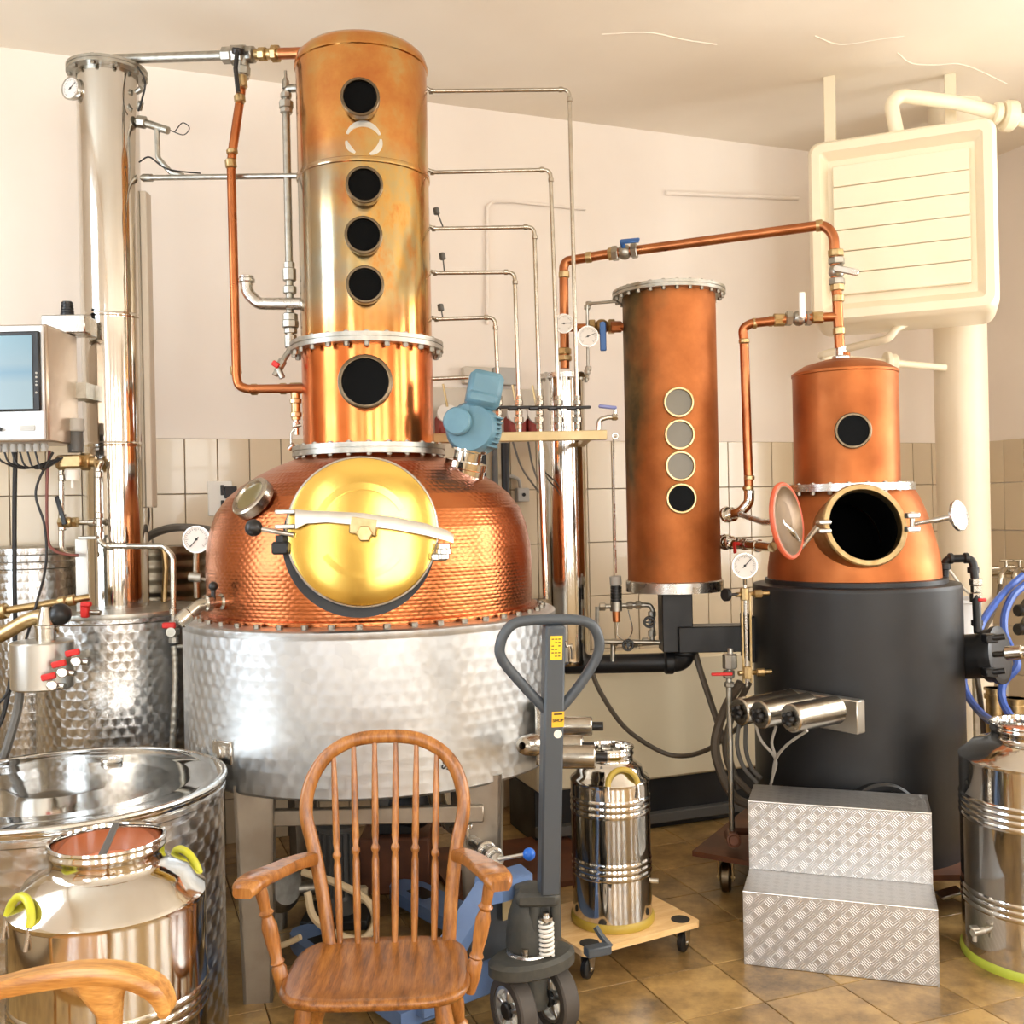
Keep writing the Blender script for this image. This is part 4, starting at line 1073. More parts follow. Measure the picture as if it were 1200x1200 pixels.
for (px, py) in ((761, 729), (736, 756)):
    h_ = MB().torus(W(px, py, 4.60), (0, 1, 0), 0.022, 0.006, 18, 6).cyl(W(px, py, 4.58), W(px, py, 4.66), 0.008)
    for k in range(4): h_.cyl(W(px, py, 4.60), W(px, py, 4.60) + V((0.022*math.cos(k*PI/2), 0, 0.022*math.sin(k*PI/2))), 0.004, seg=6)
    h_.build('hand_wheel', 'black_plastic', reg)
MB().tube(spline([W(724, 730, 4.64), W(724, 745, 4.62), W(734, 750, 4.6), W(741, 738, 4.62), W(736, 715, 4.64)], 6), 0.003, 6).build('capillary', 'steel', reg)

# ================================================================== LOW CREAM CASING ON DARK PLINTH against the wall
fa = V((0.10, 4.86, 0)); fb_ = V((2.35, 5.68, 0)); fd = (fb_-fa); fl_ = fd.length; fd.normalize(); fn = V((-fd.y, fd.x, 0))
rot = Matrix((fd, fn, V((0, 0, 1)))).transposed()
cs = thing('wall_casing', (fa+fb_)/2 + fn*0.2, 'long low cream casing on a dark plinth behind the stills', 'casing')
MB().box((fa+fb_)/2 + fn*0.2 + V((0, 0, 0.555)), (fl_, 0.36, 0.60), rot, 0.012).build('cream_panel', 'cream_panel', cs)
MB().box((fa+fb_)/2 + fn*0.24 + V((0, 0, 0.128)), (fl_, 0.36, 0.256), rot, 0.004).build('plinth', 'black_iron', cs)
MB().box((fa+fb_)/2 + fn*0.04 + V((0, 0, 0.06)), (fl_, 0.05, 0.05), rot, 0.004).build('kick_rail', 'plastic_dark', cs)

# ================================================================== WHITE AIR HEATER AND ITS PIPES
HL, HR = W(945, 165, 4.92), W(1168, 133, 4.60)
ha = V((HR.x-HL.x, HR.y-HL.y, 0)); HWID = ha.length; ha.normalize(); hn = V((ha.y, -ha.x, 0))   # hn towards the camera
hz0, hz1 = W(1168, 362, 4.60).z, (HL.z + HR.z)/2
hc = V(((HL.x+HR.x)/2, (HL.y+HR.y)/2, 0)); HH = hz1-hz0
hrot = Matrix((ha, -hn, V((0, 0, 1)))).transposed()
air = thing('air_heater', hc + V((0, 0, hz0)) - hn*0.25, 'white louvred air heater hung from the ceiling on two brackets', 'heater')
def hp(x, y, z): return hc + ha*x - hn*y + V((0, 0, hz0 + z))
def rrect(w, h, r, n=5):
    o = []
    for (cx, cy, a0) in ((w/2-r, h/2-r, 0), (-w/2+r, h/2-r, 90), (-w/2+r, -h/2+r, 180), (w/2-r, -h/2+r, 270)):
        for k in range(n+1):
            a = math.radians(a0 + 90*k/n); o.append((cx + r*math.cos(a), cy + r*math.sin(a)))
    return o
def hring(w, h, r, y): return [hp(x, y, z + HH/2) for (x, z) in rrect(w, h, r)]
rg = [hring(HWID*0.98, HH*0.98, 0.05, 0.44), hring(HWID, HH, 0.06, 0.40), hring(HWID, HH, 0.06, 0.05), hring(HWID*0.985, HH*0.985, 0.055, 0.02), hring(HWID*0.95, HH*0.95, 0.05, 0.0),
      hring(HWID*0.86, HH*0.86, 0.02, 0.0), hring(HWID*0.80, HH*0.80, 0.01, 0.035), hring(HWID*0.78, HH*0.78, 0.005, 0.045)]
MB().loft(rg).build('casing', 'enamel', air)
LW, LH = HWID*0.72, HH*0.70
for k in range(6):
    zc_ = HH*0.5 + LH/2 - (k+0.5)*LH/6
    MB().box(hp(0.0, 0.022, zc_), (LW, 0.03, LH/6-0.004), hrot @ Matrix.Rotation(0.06, 3, 'X'), 0.003).build('louvre', 'enamel', air)
for (px, py0) in ((972, 100), (1113, 85)):
    tY = 5.22
    b0 = W(px, py0, tY); zc_ = hz1 + 0.0
    MB().box((b0.x, tY-0.0, (ROOM_H+zc_)/2-0.02), (0.055, 0.05, ROOM_H-zc_+0.04), hrot, 0.003).build('ceiling_bracket', 'enamel', air)
MB().box(hp(-0.02, 0.40, HH+0.015), (HWID*0.80, 0.05, 0.05), hrot, 0.004).build('hanger_rail', 'enamel', air)
m = MB().tube([hp(0.0, 0.30, HH-0.02), W(1044, 122, 5.0), W(1054, 112, 5.0), W(1120, 120, 5.05), W(1225, 148, 5.10)], 0.034, 14, fil=0.09)
ring(m, hp(0.0, 0.30, HH+0.03), (0, 0, 1), 0.045, 0.06); ring(m, W(1182, 136, 5.08), (1, 0, -0.1), 0.075, 0.07, 20); ring(m, W(1168, 133, 5.07), (1, 0, -0.1), 0.052, 0.04, 20)
m.build('supply_pipe', 'enamel', None, 'white bent pipe over the top of the air heater', 'pipe')
m = MB().tube([hp(0.05, 0.30, 0.04), W(1050, 385, 5.0), W(1042, 397, 5.0), W(985, 410, 5.2), W(958, 417, 5.25), W(985, 420, 5.4), W(1108, 431, 5.46)], 0.019, 12, fil=0.06)
ring(m, W(1040, 424, 5.43), (1, 0, 0), 0.055, 0.03, 20); ring(m, W(1046, 425, 5.43), (1, 0, 0), 0.045, 0.05, 20)
m.build('return_pipe', 'enamel', None, 'white pipe looping under the air heater to the round duct', 'pipe')
dp = W(1127, 500, 5.62)
MB().lathe([(0.0, 0), (0.15, 0), (0.15, 0.04), (0.135, 0.05), (0.135, 1.6), (0.137, 2.1), (0.137, ROOM_H), (0, ROOM_H)], (dp.x, dp.y, 0), seg=40).build('round_duct', 'white_paint', None, 'thick white round duct rising behind the air heater', 'duct', org=(dp.x, dp.y, 0))

# ================================================================== RIGHT: black vent pipe, taps, hoses, bucket
m = MB().tube([W(1107, 684, 4.32), W(1107, 655, 4.32), W(1140, 654, 4.27), W(1143.5, 690, 4.25), W(1146, 742, 4.20)], 0.017, 12, fil=0.035)
for (px, py) in ((1107, 664), (1140.5, 668), (1145, 730)): nut(m, W(px, py, 4.27), (0, 0, 1), 0.024, 0.025, 10)
ring(m, W(1114, 654.5, 4.31), (1, 0, 0), 0.023, 0.02); ring(m, W(1132, 654, 4.28), (1, 0, 0), 0.023, 0.02)
t = m.build('vent_pipe', 'black_iron', None, 'black bent pipe from jacket top down to the outlet stub', 'pipe')
vb = MB()
for (py, r, L) in ((682, 0.027, 0.03), (690, 0.022, 0.03), (700, 0.026, 0.04)): nut(vb, W(1143.5, py, 4.25), (0, 0, 1), r, L, 8)
vo = vb.build('valve', 'nickel', t)
MB().box(W(1151, 703, 4.22), (0.035, 0.012, 0.014), None, 0.004).build('lever', 'red_plastic', vo)
MB().tube(spline([W(1100, 662, 4.4), W(1112, 668, 4.4), W(1125, 685, 4.38), W(1136, 696, 4.33)], 6), 0.006, 6).build('cable', 'plastic_white', None, 'thin white cable beside the black bent pipe', 'cable')
tp = thing('tap_rail', W(1175, 668, 5.9), 'brass water rail with taps on the tiled wall at right', 'pipe')
m = MB().tube([W(1146, 672, 5.9), W(1210, 667, 5.75)], 0.020, 10)
for px in (1153, 1165, 1183): nut(m, W(px, 670.5-(px-1146)*0.08, 5.88), (1, 0, -0.05), 0.03, 0.05, 8)
m.cyl(W(1160, 671, 5.88), W(1160, 671, 5.88)+V((0.05, 0.9, 0)), 0.012)
m.build('rail', 'nickel', tp)
for px in (1149, 1178, 1194):
    tb = MB().tube([W(px+3, 668, 5.8), W(px-1, 668, 5.7), W(px-5, 674, 5.66), W(px-6, 684, 5.66)], 0.017, 10, fil=0.04)
    tb.cyl(W(px+1, 668, 5.76), W(px+1, 656, 5.76), 0.010); tb.box(W(px+1, 657, 5.76), (0.075, 0.02, 0.012), None, 0.004)
    tb.build('tap', 'nickel', tp)
hose('blue hose hanging straight down from the left tap', [(1199, 674, 5.0), (1185, 686, 4.95), (1168, 704, 4.8), (1152, 728, 4.6), (1146, 745, 4.55)], 0.017, 'blue_hose')
hose('blue hose bowing round the flange at right', [(1203, 684, 4.9), (1188, 697, 4.85), (1178, 718, 4.8), (1177, 740, 4.75), (1184, 758, 4.7), (1192, 780, 4.6), (1176, 800, 4.6), (1175, 822, 4.55), (1188, 845, 4.4), (1199, 860, 4.2)], 0.018, 'blue_hose')
hose('blue hose curving below the black outlet pipe', [(1128, 790, 4.75), (1130, 805, 4.72), (1138, 822, 4.65), (1152, 838, 4.5), (1166, 848, 4.25), (1176, 856, 4.0)], 0.018, 'blue_hose')
hose('narrow brown hose hanging beneath the wall taps', [(1172, 686, 5.6), (1170, 700, 5.5), (1162, 722, 5.3), (1150, 745, 5.1), (1142, 770, 5.0), (1146, 800, 4.95), (1152, 850, 4.9), (1155, 930, 4.85)], 0.013, 'dark_hose')
bk = W(1119, 742, 5.1)
MB().lathe([(0, 0), (0.10, 0), (0.125, 0.24), (0.132, 0.245), (0.132, 0.26), (0.122, 0.26), (0.10, 0.02), (0, 0.02)], (bk.x, bk.y, 0.865), seg=32).build('bucket', 'bucket_white', None, 'white plastic bucket half hidden behind the black jacket', 'bucket')
t = thing('bucket_shelf', (bk.x, bk.y+0.1, 0), 'small shelf stand under the white bucket', 'stand')
MB().box((bk.x+0.05, bk.y+0.05, 0.85), (0.36, 0.34, 0.03), None, 0.004).build('shelf_board', 'cream_panel', t)
for (dx, dy) in ((-0.1, -0.1), (0.2, -0.1), (-0.1, 0.2), (0.2, 0.2)): MB().box((bk.x+dx, bk.y+0.02+dy, 0.4175), (0.03, 0.03, 0.835)).build('leg', 'galvanised', t)
for (py, nm) in ((715, 'upper'), (737, 'lower')):
    p = W(1196, py, 5.4); q = W(1203, py, 5.4)
    MB().cyl(p + V((-0.03, -0.02, 0)), p + V((0.02, 0, 0)), 0.032, seg=16, bev=0.006).cyl(p, V((p.x+0.25, p.y + 0.45, p.z)), 0.016).build('wall_knob', 'black_plastic', None, '%s of two black knobs beside the blue hoses' % nm, 'knob', 'black knobs at the right edge')
for (px, Y, top, lab) in ((1166, 4.85, 806, 'left'), (1190, 4.8, 818, 'right')):
    p = W(px, top, Y)
    MB().cyl((p.x, p.y, 0), p, 0.042, seg=20).cyl((p.x, p.y, p.z-0.05), (p.x, p.y, p.z-0.03), 0.05, seg=20).cyl((p.x, p.y, p.z-0.01), p, 0.05, seg=20).build('pipe_stub', 'brass_worn', None, '%s brown upright pipe stub below the outlet flange' % lab, 'pipe', 'brown upright pipe stubs')

# ================================================================== ALUMINIUM STEPS
fL, fR = V((0.78, 3.584, 0)), V((1.38, 3.383, 0))
sx_ = (fR-fL); SWID = sx_.length; sang = math.atan2(sx_.y, sx_.x)
steps = thing('step_stool', (fL+fR)/2, 'two-tread aluminium checker plate step in front of the black jacket', 'steps', rotz=sang, local=True)
h1, h2, d1, d2 = 0.256, 0.508, 0.235, 0.475
hw_ = SWID/2; tk = 0.006
MB().box((0, tk/2, h1/2), (SWID-0.008, tk, h1-0.004)).build('lower_riser', 'tread_plate', steps)
MB().box((0, d1/2+0.002, h1-tk/2), (SWID-0.008, d1, tk)).build('lower_tread', 'tread_plate', steps)
MB().box((0, d1+tk/2, (h1+h2)/2), (SWID-0.008, tk, h2-h1-0.002)).build('upper_riser', 'tread_plate', steps)
MB().box((0, (d1+d2)/2, h2-tk/2), (SWID-0.008, d2-d1, tk)).build('upper_tread', 'tread_plate', steps)
for s in (-1, 1):
    prof = [(0, 0), (0, h1), (d1, h1), (d1, h2), (d2, h2), (d2, 0)]
    MB().loft([[V((s*hw_, y, z)) for y, z in prof], [V((s*(hw_-tk), y, z)) for y, z in prof]]).build('side_panel', 'tread_plate', steps)
for (y, z) in ((0.001, h1-0.001), (d1+0.001, h2-0.001)):
    MB().cyl((-hw_, y, z), (hw_, y, z), 0.0035, seg=8).build('nosing', 'aluminium', steps)

# ================================================================== LEFT: spirit tank with tall steel column
LX, LY = -1.622, 4.20
L0 = V((LX, LY, 0))
rt = thing('rectifier', (LX, LY, 0), 'tall polished steel column on a scale-patterned steel tank', 'column')
lt = MB().lathe([(0, 0), (0.30, 0), (0.316, 0.02), (0.316, 1.20), (0.320, 1.205), (0.320, 1.222), (0, 1.226)], L0, seg=72).build('spirit_tank', 'scale_steel', rt)
MB().lathe([(0.30, 1.222), (0.335, 1.222), (0.337, 1.232), (0.335, 1.242), (0, 1.25)], L0, seg=64).build('tank_cover', 'galvanised', rt)
zc1 = W(127, 88, LY).z
MB().lathe([(0.1215, 1.245), (0.1215, 1.90), (0.1230, 1.902), (0.1230, 1.912), (0.1215, 1.914), (0.1215, 2.42), (0.123, 2.422), (0.123, 2.432), (0.1215, 2.434), (0.1215, zc1)], L0, seg=64).build('column_shell', 'steel_mirror', rt)
flange('top_flange', rt, L0 + V((0, 0, zc1-0.005)), (0, 0, 1), 0.158, 0.026, 10, 0.143, 0.011, 'galvanised')
MB().box((LX+0.135, LY+0.03, 2.30), (0.028, 0.06, 1.30), None, 0.004).build('cable_trunk', 'box_grey', rt)
gauge('thermometer_dial', W(82, 103, LY-0.10), (-0.45, -1, 0), S(13, 4.1), 'small dial thermometer at the top of the steel column', [W(98, 104, LY-0.02)], needle=1.0)
# side fittings near its top
m = MB().tube([W(160, 142, LY), W(176, 146, 4.17), W(197, 153, 4.15)], 0.016, 10); nut(m, W(166, 143, 4.18), (1, 0, -0.2), 0.026, 0.035, 8); nut(m, W(192, 151, 4.15), (1, 0, -0.25), 0.013, 0.02, 8)
m.tube([W(184, 150, 4.16), W(185, 185, 4.16), W(200, 202, 4.15), W(215, 206, 4.15)], 0.011, 8, fil=0.03); m.cyl(W(165, 120, 4.15), W(163, 128, 4.17), 0.012)
m.cyl(W(160, 108, 4.17), W(166, 104, 4.16), 0.012)
t = m.build('sensor_fitting', 'galvanised', rt)
MB().tube(spline([W(160, 76, 4.15), W(170, 95, 4.1), W(166, 118, 4.12), W(162, 130, 4.14)], 6), 0.004, 6).tube(spline([W(200, 153, 4.15), W(215, 158, 4.12), W(222, 150, 4.12), W(214, 144, 4.12), W(205, 154, 4.14)], 6), 0.0022, 6).tube(spline([W(163, 190, 4.12), W(175, 184, 4.1), W(190, 195, 4.12), W(205, 200, 4.12), W(235, 203, 4.14)], 6), 0.0035, 6).build('sensor_cable', 'cable_black', rt)
# horizontal dark pipe to the copper column
MB().tube([W(166, 208.5, LY), W(352, 206, 3.97)], 0.0115, 10).cyl(W(168, 208.5, LY), W(178, 208.4, 4.19), 0.016).build('steel_pipe', 'galvanised', None, 'level grey pipe between the tall steel and copper columns', 'pipe')
# vapour line on top: steel pipe, valve, brass, copper into column
dirv = (W(352, 61, 3.95)-W(122, 71, LY))
m = MB().tube([L0 + V((0, 0, zc1)), W(121, 70, LY), W(268, 65, 4.04)], S(5.6, 4.15), 14, fil=0.012)
t = m.build('vapour_pipe', 'galvanised', None, 'top grey pipe linking steel column and copper column head', 'pipe')
tee = MB()
for (px, py, r, L) in ((268, 65, 0.034, 0.045), (280, 64.8, 0.040, 0.06), (292, 64.3, 0.034, 0.045)): nut(tee, W(px, py, 4.03), dirv, r, L, 8)
tee.cyl(W(285, 66, 4.03), W(284, 92, 4.03), 0.026); nut(tee, W(284, 84, 4.03), (0.05, 0, 1), 0.032, 0.035, 8)
tee.build('tee_valve', 'galvanised', t)
MB().cyl(W(279, 56, 3.98), W(279, 64, 3.99), 0.024, seg=16, bev=0.004).tube([W(278, 60, 3.97), W(276, 80, 3.96), W(279, 108, 3.96)], 0.009, 8).build('lever', 'black_plastic', t)
bp = MB().cyl(W(300, 64, 4.02), W(330, 62.8, 3.98), 0.021); nut(bp, W(323, 63, 3.99), dirv, 0.034, 0.025, 8); nut(bp, W(308, 63.6, 4.0), dirv, 0.027, 0.03, 8)
bp.build('union', 'brass', t)
MB().cyl(W(328, 63, 3.98), V((BX-0.2, BY, W(352, 62, 3.95).z)), 0.0215).build('copper_end', 'copper_pipe', t)
# copper down pipe
m = MB().tube([W(284, 92, 4.03), W(282, 112, 4.03), W(272, 180, 4.02), W(271, 200, 4.02), W(277, 440, 4.0), W(279, 452, 4.0), W(290, 456, 4.0), W(356, 455, 3.96)], S(5.3, 4.02), 14, fil=0.05)
t = m.build('copper_pipe', 'copper_line', None, 'bent copper down pipe left of the tall copper column', 'pipe')
f_ = MB()
for (px, py, ax, L) in ((283, 96, 0, 0.05), (281, 116, 0, 0.03), (272, 178, 0, 0.02), (270.5, 192, 0, 0.035), (276.5, 434, 0, 0.035), (298, 456.4, 1, 0.03), (332, 455.5, 1, 0.03), (347, 455, 1, 0.05)): ring(MB(), W(px, py, 4.01), (1, 0, 0) if ax else (-0.1, 0, 1), 0.0225, L).build('fitting', 'brass_worn', t)
f_.cyl(W(346, 455, 3.98), W(347, 492, 3.98), 0.018); nut(f_, W(346.5, 470, 3.98), (0, 0, 1), 0.023, 0.02, 8); nut(f_, W(347, 486, 3.98), (0, 0, 1), 0.022, 0.02, 8)
f_.build('drop_fitting', 'brass_worn', t)
v_ = MB().cyl(W(347, 492, 3.98), W(347.5, 510, 3.98), 0.010); nut(v_, W(347, 498, 3.98), (0, 0, 1), 0.015, 0.02, 8); v_.cyl(W(344, 500, 3.97), W(353, 498, 3.97), 0.006); v_.tube([W(344, 503, 3.97), W(341, 508, 3.97), W(341, 524, 3.97)], 0.004, 6)
v_.cyl(W(339, 526, 3.97), W(344, 521, 3.96), 0.010)
v_.build('drain_cock', 'nickel', t)
# steel pipe beside the copper column with P-trap and tap
m = MB().tube([W(352, 103, 3.97), W(336, 104, 4.0), W(335, 116, 4.0), W(339.5, 345, 3.99), W(340.5, 410, 3.98), W(352, 411, 3.96)], S(4.6, 4.0), 14, fil=0.03)
for (py, r, L) in ((123, 0.028, 0.03), (130, 0.024, 0.02), (112, 0.022, 0.02), (312, 0.021, 0.03), (322, 0.026, 0.05), (340, 0.026, 0.03), (372, 0.029, 0.03), (380, 0.032, 0.03), (388, 0.026, 0.02), (400, 0.024, 0.05)):
    nut(m, W(335.2 + (py-116)*0.0196, py, 3.99), (0, 0, 1), r, L, 8)
t = m.build('steel_pipe', 'galvanised', None, 'upright grey pipe with unions hugging the copper column', 'pipe')
MB().lathe([(0.014, 0), (0.014, 0.03), (0.006, 0.045), (0.006, 0.07), (0, 0.07)], W(335, 104, 4.0), (0, 0, 1), 12).build('vent_tip', 'galvanised', t)
tr_ = MB().tube([W(289, 328, 4.0), W(290, 343, 4.0), W(303, 356, 4.0), W(354, 356, 3.96)], 0.024, 14, fil=0.05)
ring(tr_, W(289, 329, 4.0), (0, 0, 1), 0.033, 0.018, 20); ring(tr_, W(289, 325, 4.0), (0, 0, 1), 0.028, 0.01, 20)
tr_.build('overflow_bend', 'steel', t)
tpb = MB().tube([W(341, 408, 3.96), W(330, 425, 3.93), W(322, 440, 3.92)], 0.012, 10); nut(tpb, W(329, 427, 3.93), W(341, 408, 3.96)-W(322, 440, 3.92), 0.018, 0.035, 8); tpb.cyl(W(326, 432, 3.92), W(331, 443, 3.92), 0.012)
tpo = tpb.build('sample_tap', 'galvanised', t)
MB().box(W(323, 427, 3.90), (0.03, 0.014, 0.022), Matrix.Rotation(0.6, 3, 'Y'), 0.004).build('tap_handle', 'red_plastic', tpo)
# ------------------------------------------------ piping in front of the column
p4 = 4.0
pl = thing('bypass_pipework', W(95, 645, p4), 'steel bypass pipe loop with black lever before the steel column', 'pipe')
m = MB().tube([W(100, 651, p4+0.05), W(72, 648, p4), W(72, 548, p4), W(80, 544, p4), W(118, 541, p4), W(118, 541.5, p4), W(115, 548, p4), W(116.5, 634, p4), W(124, 640, p4), W(150, 640, p4-0.02), W(192, 640, p4-0.08), W(203, 652, p4-0.1), W(203.5, 722, p4-0.1)], S(3.4, p4), 10, fil=0.04)
m.tube([W(73, 612, p4), W(116, 612.5, p4)], 0.010, 10)
for (px, py, ax) in ((73, 560, 0), (73, 606, 0), (73, 618, 0), (115.5, 556, 0), (116, 604, 0), (116.5, 620, 0), (108, 612.5, 1), (129, 640, 1), (203, 716, 0)): ring(m, W(px, py, p4 if px < 200 else p4-0.1), (1, 0, 0) if ax else (0, 0, 1), 0.0155, 0.025, 12)
m.build('tube', 'nickel', pl)
ball_valve(pl, W(80, 612, p4-0.01), (1, 0, 0), 0.016, V((-0.03, 0, 0.11)), 'black_plastic', 'brass_worn')
sv = thing('solenoid_valve', W(87, 560, p4-0.04), 'brass solenoid valve with grey cap by the control cabinet', 'valve')
MB().lathe([(0.032, 0), (0.036, 0.005), (0.033, 0.05), (0, 0.052)], W(88, 506, p4-0.03), (0, 0, 1), 20).build('cap', 'plastic_grey', sv)
MB().cyl(W(89, 530, p4-0.03), W(88, 506, p4-0.03), 0.029).build('coil', 'plastic_dark', sv)
b_ = MB().cyl(W(70, 541, p4-0.03), W(112, 541, p4-0.02), 0.022); b_.box(W(86, 541, p4-0.04), (0.085, 0.07, 0.05), None, 0.006); nut(b_, W(101, 541, p4-0.02), (1, 0, 0), 0.034, 0.04, 8); nut(b_, W(72, 542, p4-0.02), (1, 0, 0), 0.03, 0.03, 8)
b_.build('body', 'brass', sv)
MB().cyl(W(85, 563, p4-0.03), W(85, 551, p4-0.03), 0.025, 0.028).cyl(W(85, 572, p4-0.03), W(85, 563, p4-0.03), 0.006).build('bonnet', 'plastic_white', sv)
# red valve and braided hose
rv = MB().cyl(W(203.5, 722, 3.9), W(203.5, 752, 3.9), 0.011)
for (py, r) in ((731, 0.019), (740, 0.024), (750, 0.019)): nut(rv, W(203.5, py, 3.9), (0, 0, 1), r, 0.024, 8)
rv.cyl(W(200, 741, 3.86), W(203, 741, 3.9), 0.018); rv.cyl(W(204, 758, 3.9), W(224, 757, 3.93), 0.008)
rvo = rv.build('drain_valve', 'galvanised', None, 'ball valve with red lever beside the spirit tank cover', 'valve')
MB().box(W(198, 733, 3.87), (0.05, 0.018, 0.022), None, 0.004).build('lever', 'red_plastic', rvo)
m = MB(); P = spline([W(204, 757, 3.9), W(205.5, 790, 3.9), W(204, 840, 3.9), W(202, 885, 3.9), W(203, 960, 3.9)], 14)
m.tube(P, [0.0125 + 0.0012*math.sin(i*2.1) for i in range(len(P))], 10)
m.build('braided_hose', 'galvanised', None, 'braided steel hose hanging below the red lever valve', 'hose')
# gauge on its stalk
gg = gauge('pressure_gauge', W(230, 632, 3.85), (0.05, -1, 0), S(15.5, 3.85), 'pressure gauge on a stalk left of the copper dome', [W(230, 668, 3.88), W(231, 700, 3.9)], needle=0.7+PI, stem_r=0.012)
MB().tube([W(224, 676, 3.86), W(240, 679, 3.86), W(250, 684, 3.86)], 0.006, 8).cyl(W(222, 676, 3.86), W(236, 677, 3.86), 0.017).build('shut_off', 'galvanised', gg)
# thick grey hose behind
hose('thick grey hose crossing the tiles behind the gauge', [(165, 640, 4.45), (175, 628, 4.45), (195, 620, 4.4), (215, 618, 4.35), (245, 621, 4.4), (262, 628, 4.4)], 0.018, 'grey_hose')
hose('thin grey cable dropping from the steel column trunk', [(167, 560, 4.28), (172, 585, 4.3), (174, 608, 4.32), (168, 630, 4.4)], 0.006, 'grey_hose', 'cable', 'cable')
# small copper preheater behind, ribbed
c_ = W(198, 705, 4.76); t = thing('preheater', (c_.x, c_.y, 0), 'dark ribbed brown preheater drum behind the steel column', 'drum')
pr = [(0, 0), (0.165, 0)]
for k in range(5): z = 1.20 + k*0.055; pr += [(0.165, z), (0.172, z+0.012), (0.172, z+0.03), (0.165, z+0.042)]
pr += [(0.165, 1.475), (0, 1.475)]
MB().lathe(pr, (c_.x, c_.y, 0), seg=40).build('drum', 'dark_brass', t)
MB().tube([W(166, 640, 4.35), W(192, 642, 4.35), W(194, 665, 4.35), W(192, 705, 4.35)], 0.012, 8, fil=0.03).build('feed_tube', 'brass', t)
# scale patterned shoulder tank behind left
c_ = V((-2.075, 4.42, 0)); t = thing('settling_tank', c_, 'dull steel tank with sloping shoulder behind the spirit tank', 'tank')
MB().lathe([(0, 0), (0.175, 0), (0.18, 0.02), (0.18, 1.20), (0.17, 1.36), (0.165, 1.40), (0.172, 1.405), (0.172, 1.43), (0.165, 1.435), (0.165, 1.46), (0.172, 1.465), (0.172, 1.49), (0.12, 1.50), (0, 1.505)], c_, seg=48).build('shell', 'scale_steel', t)
# perforated steel bracket in front
m = MB().box((W(96, 672, 3.97).x, 3.97, (W(96, 632, 3.97).z + 1.25)/2), (0.045, 0.006, W(96, 632, 3.97).z-1.25)); m.box((W(105, 630, 3.97).x, 3.96, W(105, 630, 3.97).z), (0.07, 0.035, 0.012), None, 0.002)
m.build('angle_bracket', 'steel_brushed', None, 'upright steel angle bracket on the spirit tank cover', 'bracket')
# brass pipe from the left edge
m = MB().tube([W(-30, 722, 3.72), W(0, 716.5, 3.74), W(105, 700, 3.84)], 0.014, 12); nut(m, W(3, 716.5, 3.74), (1, 0, 0.15), 0.030, 0.035, 10); ring(m, W(73, 705, 3.81), (1, 0, 0.15), 0.019, 0.03); ring(m, W(84, 703.5, 3.82), (1, 0, 0.15), 0.021, 0.03)
t = m.build('brass_pipe', 'brass', None, 'slanting brass pipe entering at the left edge', 'pipe')
MB().box(W(100, 716, 3.80), (0.03, 0.03, 0.05), None, 0.006).box(W(101, 708, 3.79), (0.04, 0.02, 0.02), None, 0.005).build('red_cap', 'red_plastic', t)
nz = MB().cyl(W(106, 718, 3.80), W(118, 718, 3.80), 0.010).build('nozzle', 'nickel', t)
# small collecting pot with taps
cp_ = W(50, 776, 3.62); zq0, zq1 = W(50, 806, 3.62).z, W(50, 751, 3.62).z
pot_ = thing('collecting_pot', (cp_.x, cp_.y, zq0), 'small brushed steel collecting pot with red-handled taps', 'pot')
MB().lathe([(0, zq0), (0.10, zq0), (0.106, zq0+0.006), (0.106, zq1-0.005), (0.102, zq1), (0.05, zq1+0.002), (0, zq1+0.002)], (cp_.x, cp_.y, 0), seg=48).build('pot_body', 'steel_brushed', pot_)
MB().lathe([(0.034, zq1), (0.034, zq1+0.045), (0.038, zq1+0.047), (0.038, zq1+0.055), (0.032, zq1+0.058), (0.018, zq1+0.12), (0, zq1+0.12)], (cp_.x+0.015, cp_.y, 0), seg=24).build('pot_neck', 'nickel', pot_)
MB().sphere((cp_.x+0.055, cp_.y+0.02, zq1+0.09), 0.04, 16).build('float_ball', 'black_plastic', pot_)
MB().tube([W(60, 742, 3.62), W(50, 720, 3.66), W(30, 728, 3.66), W(0, 745, 3.66), W(-20, 748, 3.66)], 0.026, 12, fil=0.05).build('inlet_bend', 'brass_worn', pot_)
for (px, py, Y) in ((60, 803, 3.47), (72, 788, 3.50), (88, 775, 3.53)):
    v_ = MB().cyl(W(px-4, py, Y+0.12), W(px, py, Y), 0.011); v_.cyl(W(px, py, Y), W(px+1, py+0.5, Y-0.03), 0.017, seg=14, bev=0.003); nut(v_, W(px, py-3, Y+0.02), (0, 0, 1), 0.013, 0.03, 8); v_.cyl(W(px, py, Y), W(px+16, py+1, Y-0.01), 0.010)
    vo = v_.build('tap', 'nickel', pot_)
    MB().box(W(px-3, py-10, Y-0.0), (0.05, 0.016, 0.022), Matrix.Rotation(-0.2, 3, 'Y'), 0.004).build('tap_handle', 'red_plastic', vo)
MB().box((cp_.x+0.02, cp_.y+0.20, (zq0+zq1)/2), (0.04, 0.22, 0.03)).build('holder_arm', 'galvanised', pot_)
hose('grey ribbed hose running down below the collecting pot', [(24, 806, 3.62), (20, 835, 3.62), (10, 870, 3.6), (0, 905, 3.58), (-8, 960, 3.56)], 0.016, 'grey_hose')
hose('black cable hanging straight down beneath the control cabinet', [(18, 528, 3.95), (17, 600, 3.97), (17, 680, 3.98), (17, 760, 3.98), (6, 830, 3.95), (-6, 860, 3.92)], 0.009, 'cable_black', 'cable', 'cable')
hose('thin black cable curving from cabinet to collecting pot', [(62, 530, 3.9), (42, 575, 3.85), (52, 615, 3.85), (54, 660, 3.82), (42, 710, 3.75), (14, 800, 3.7), (-6, 830, 3.68)], 0.005, 'cable_black', 'cable', 'cable')
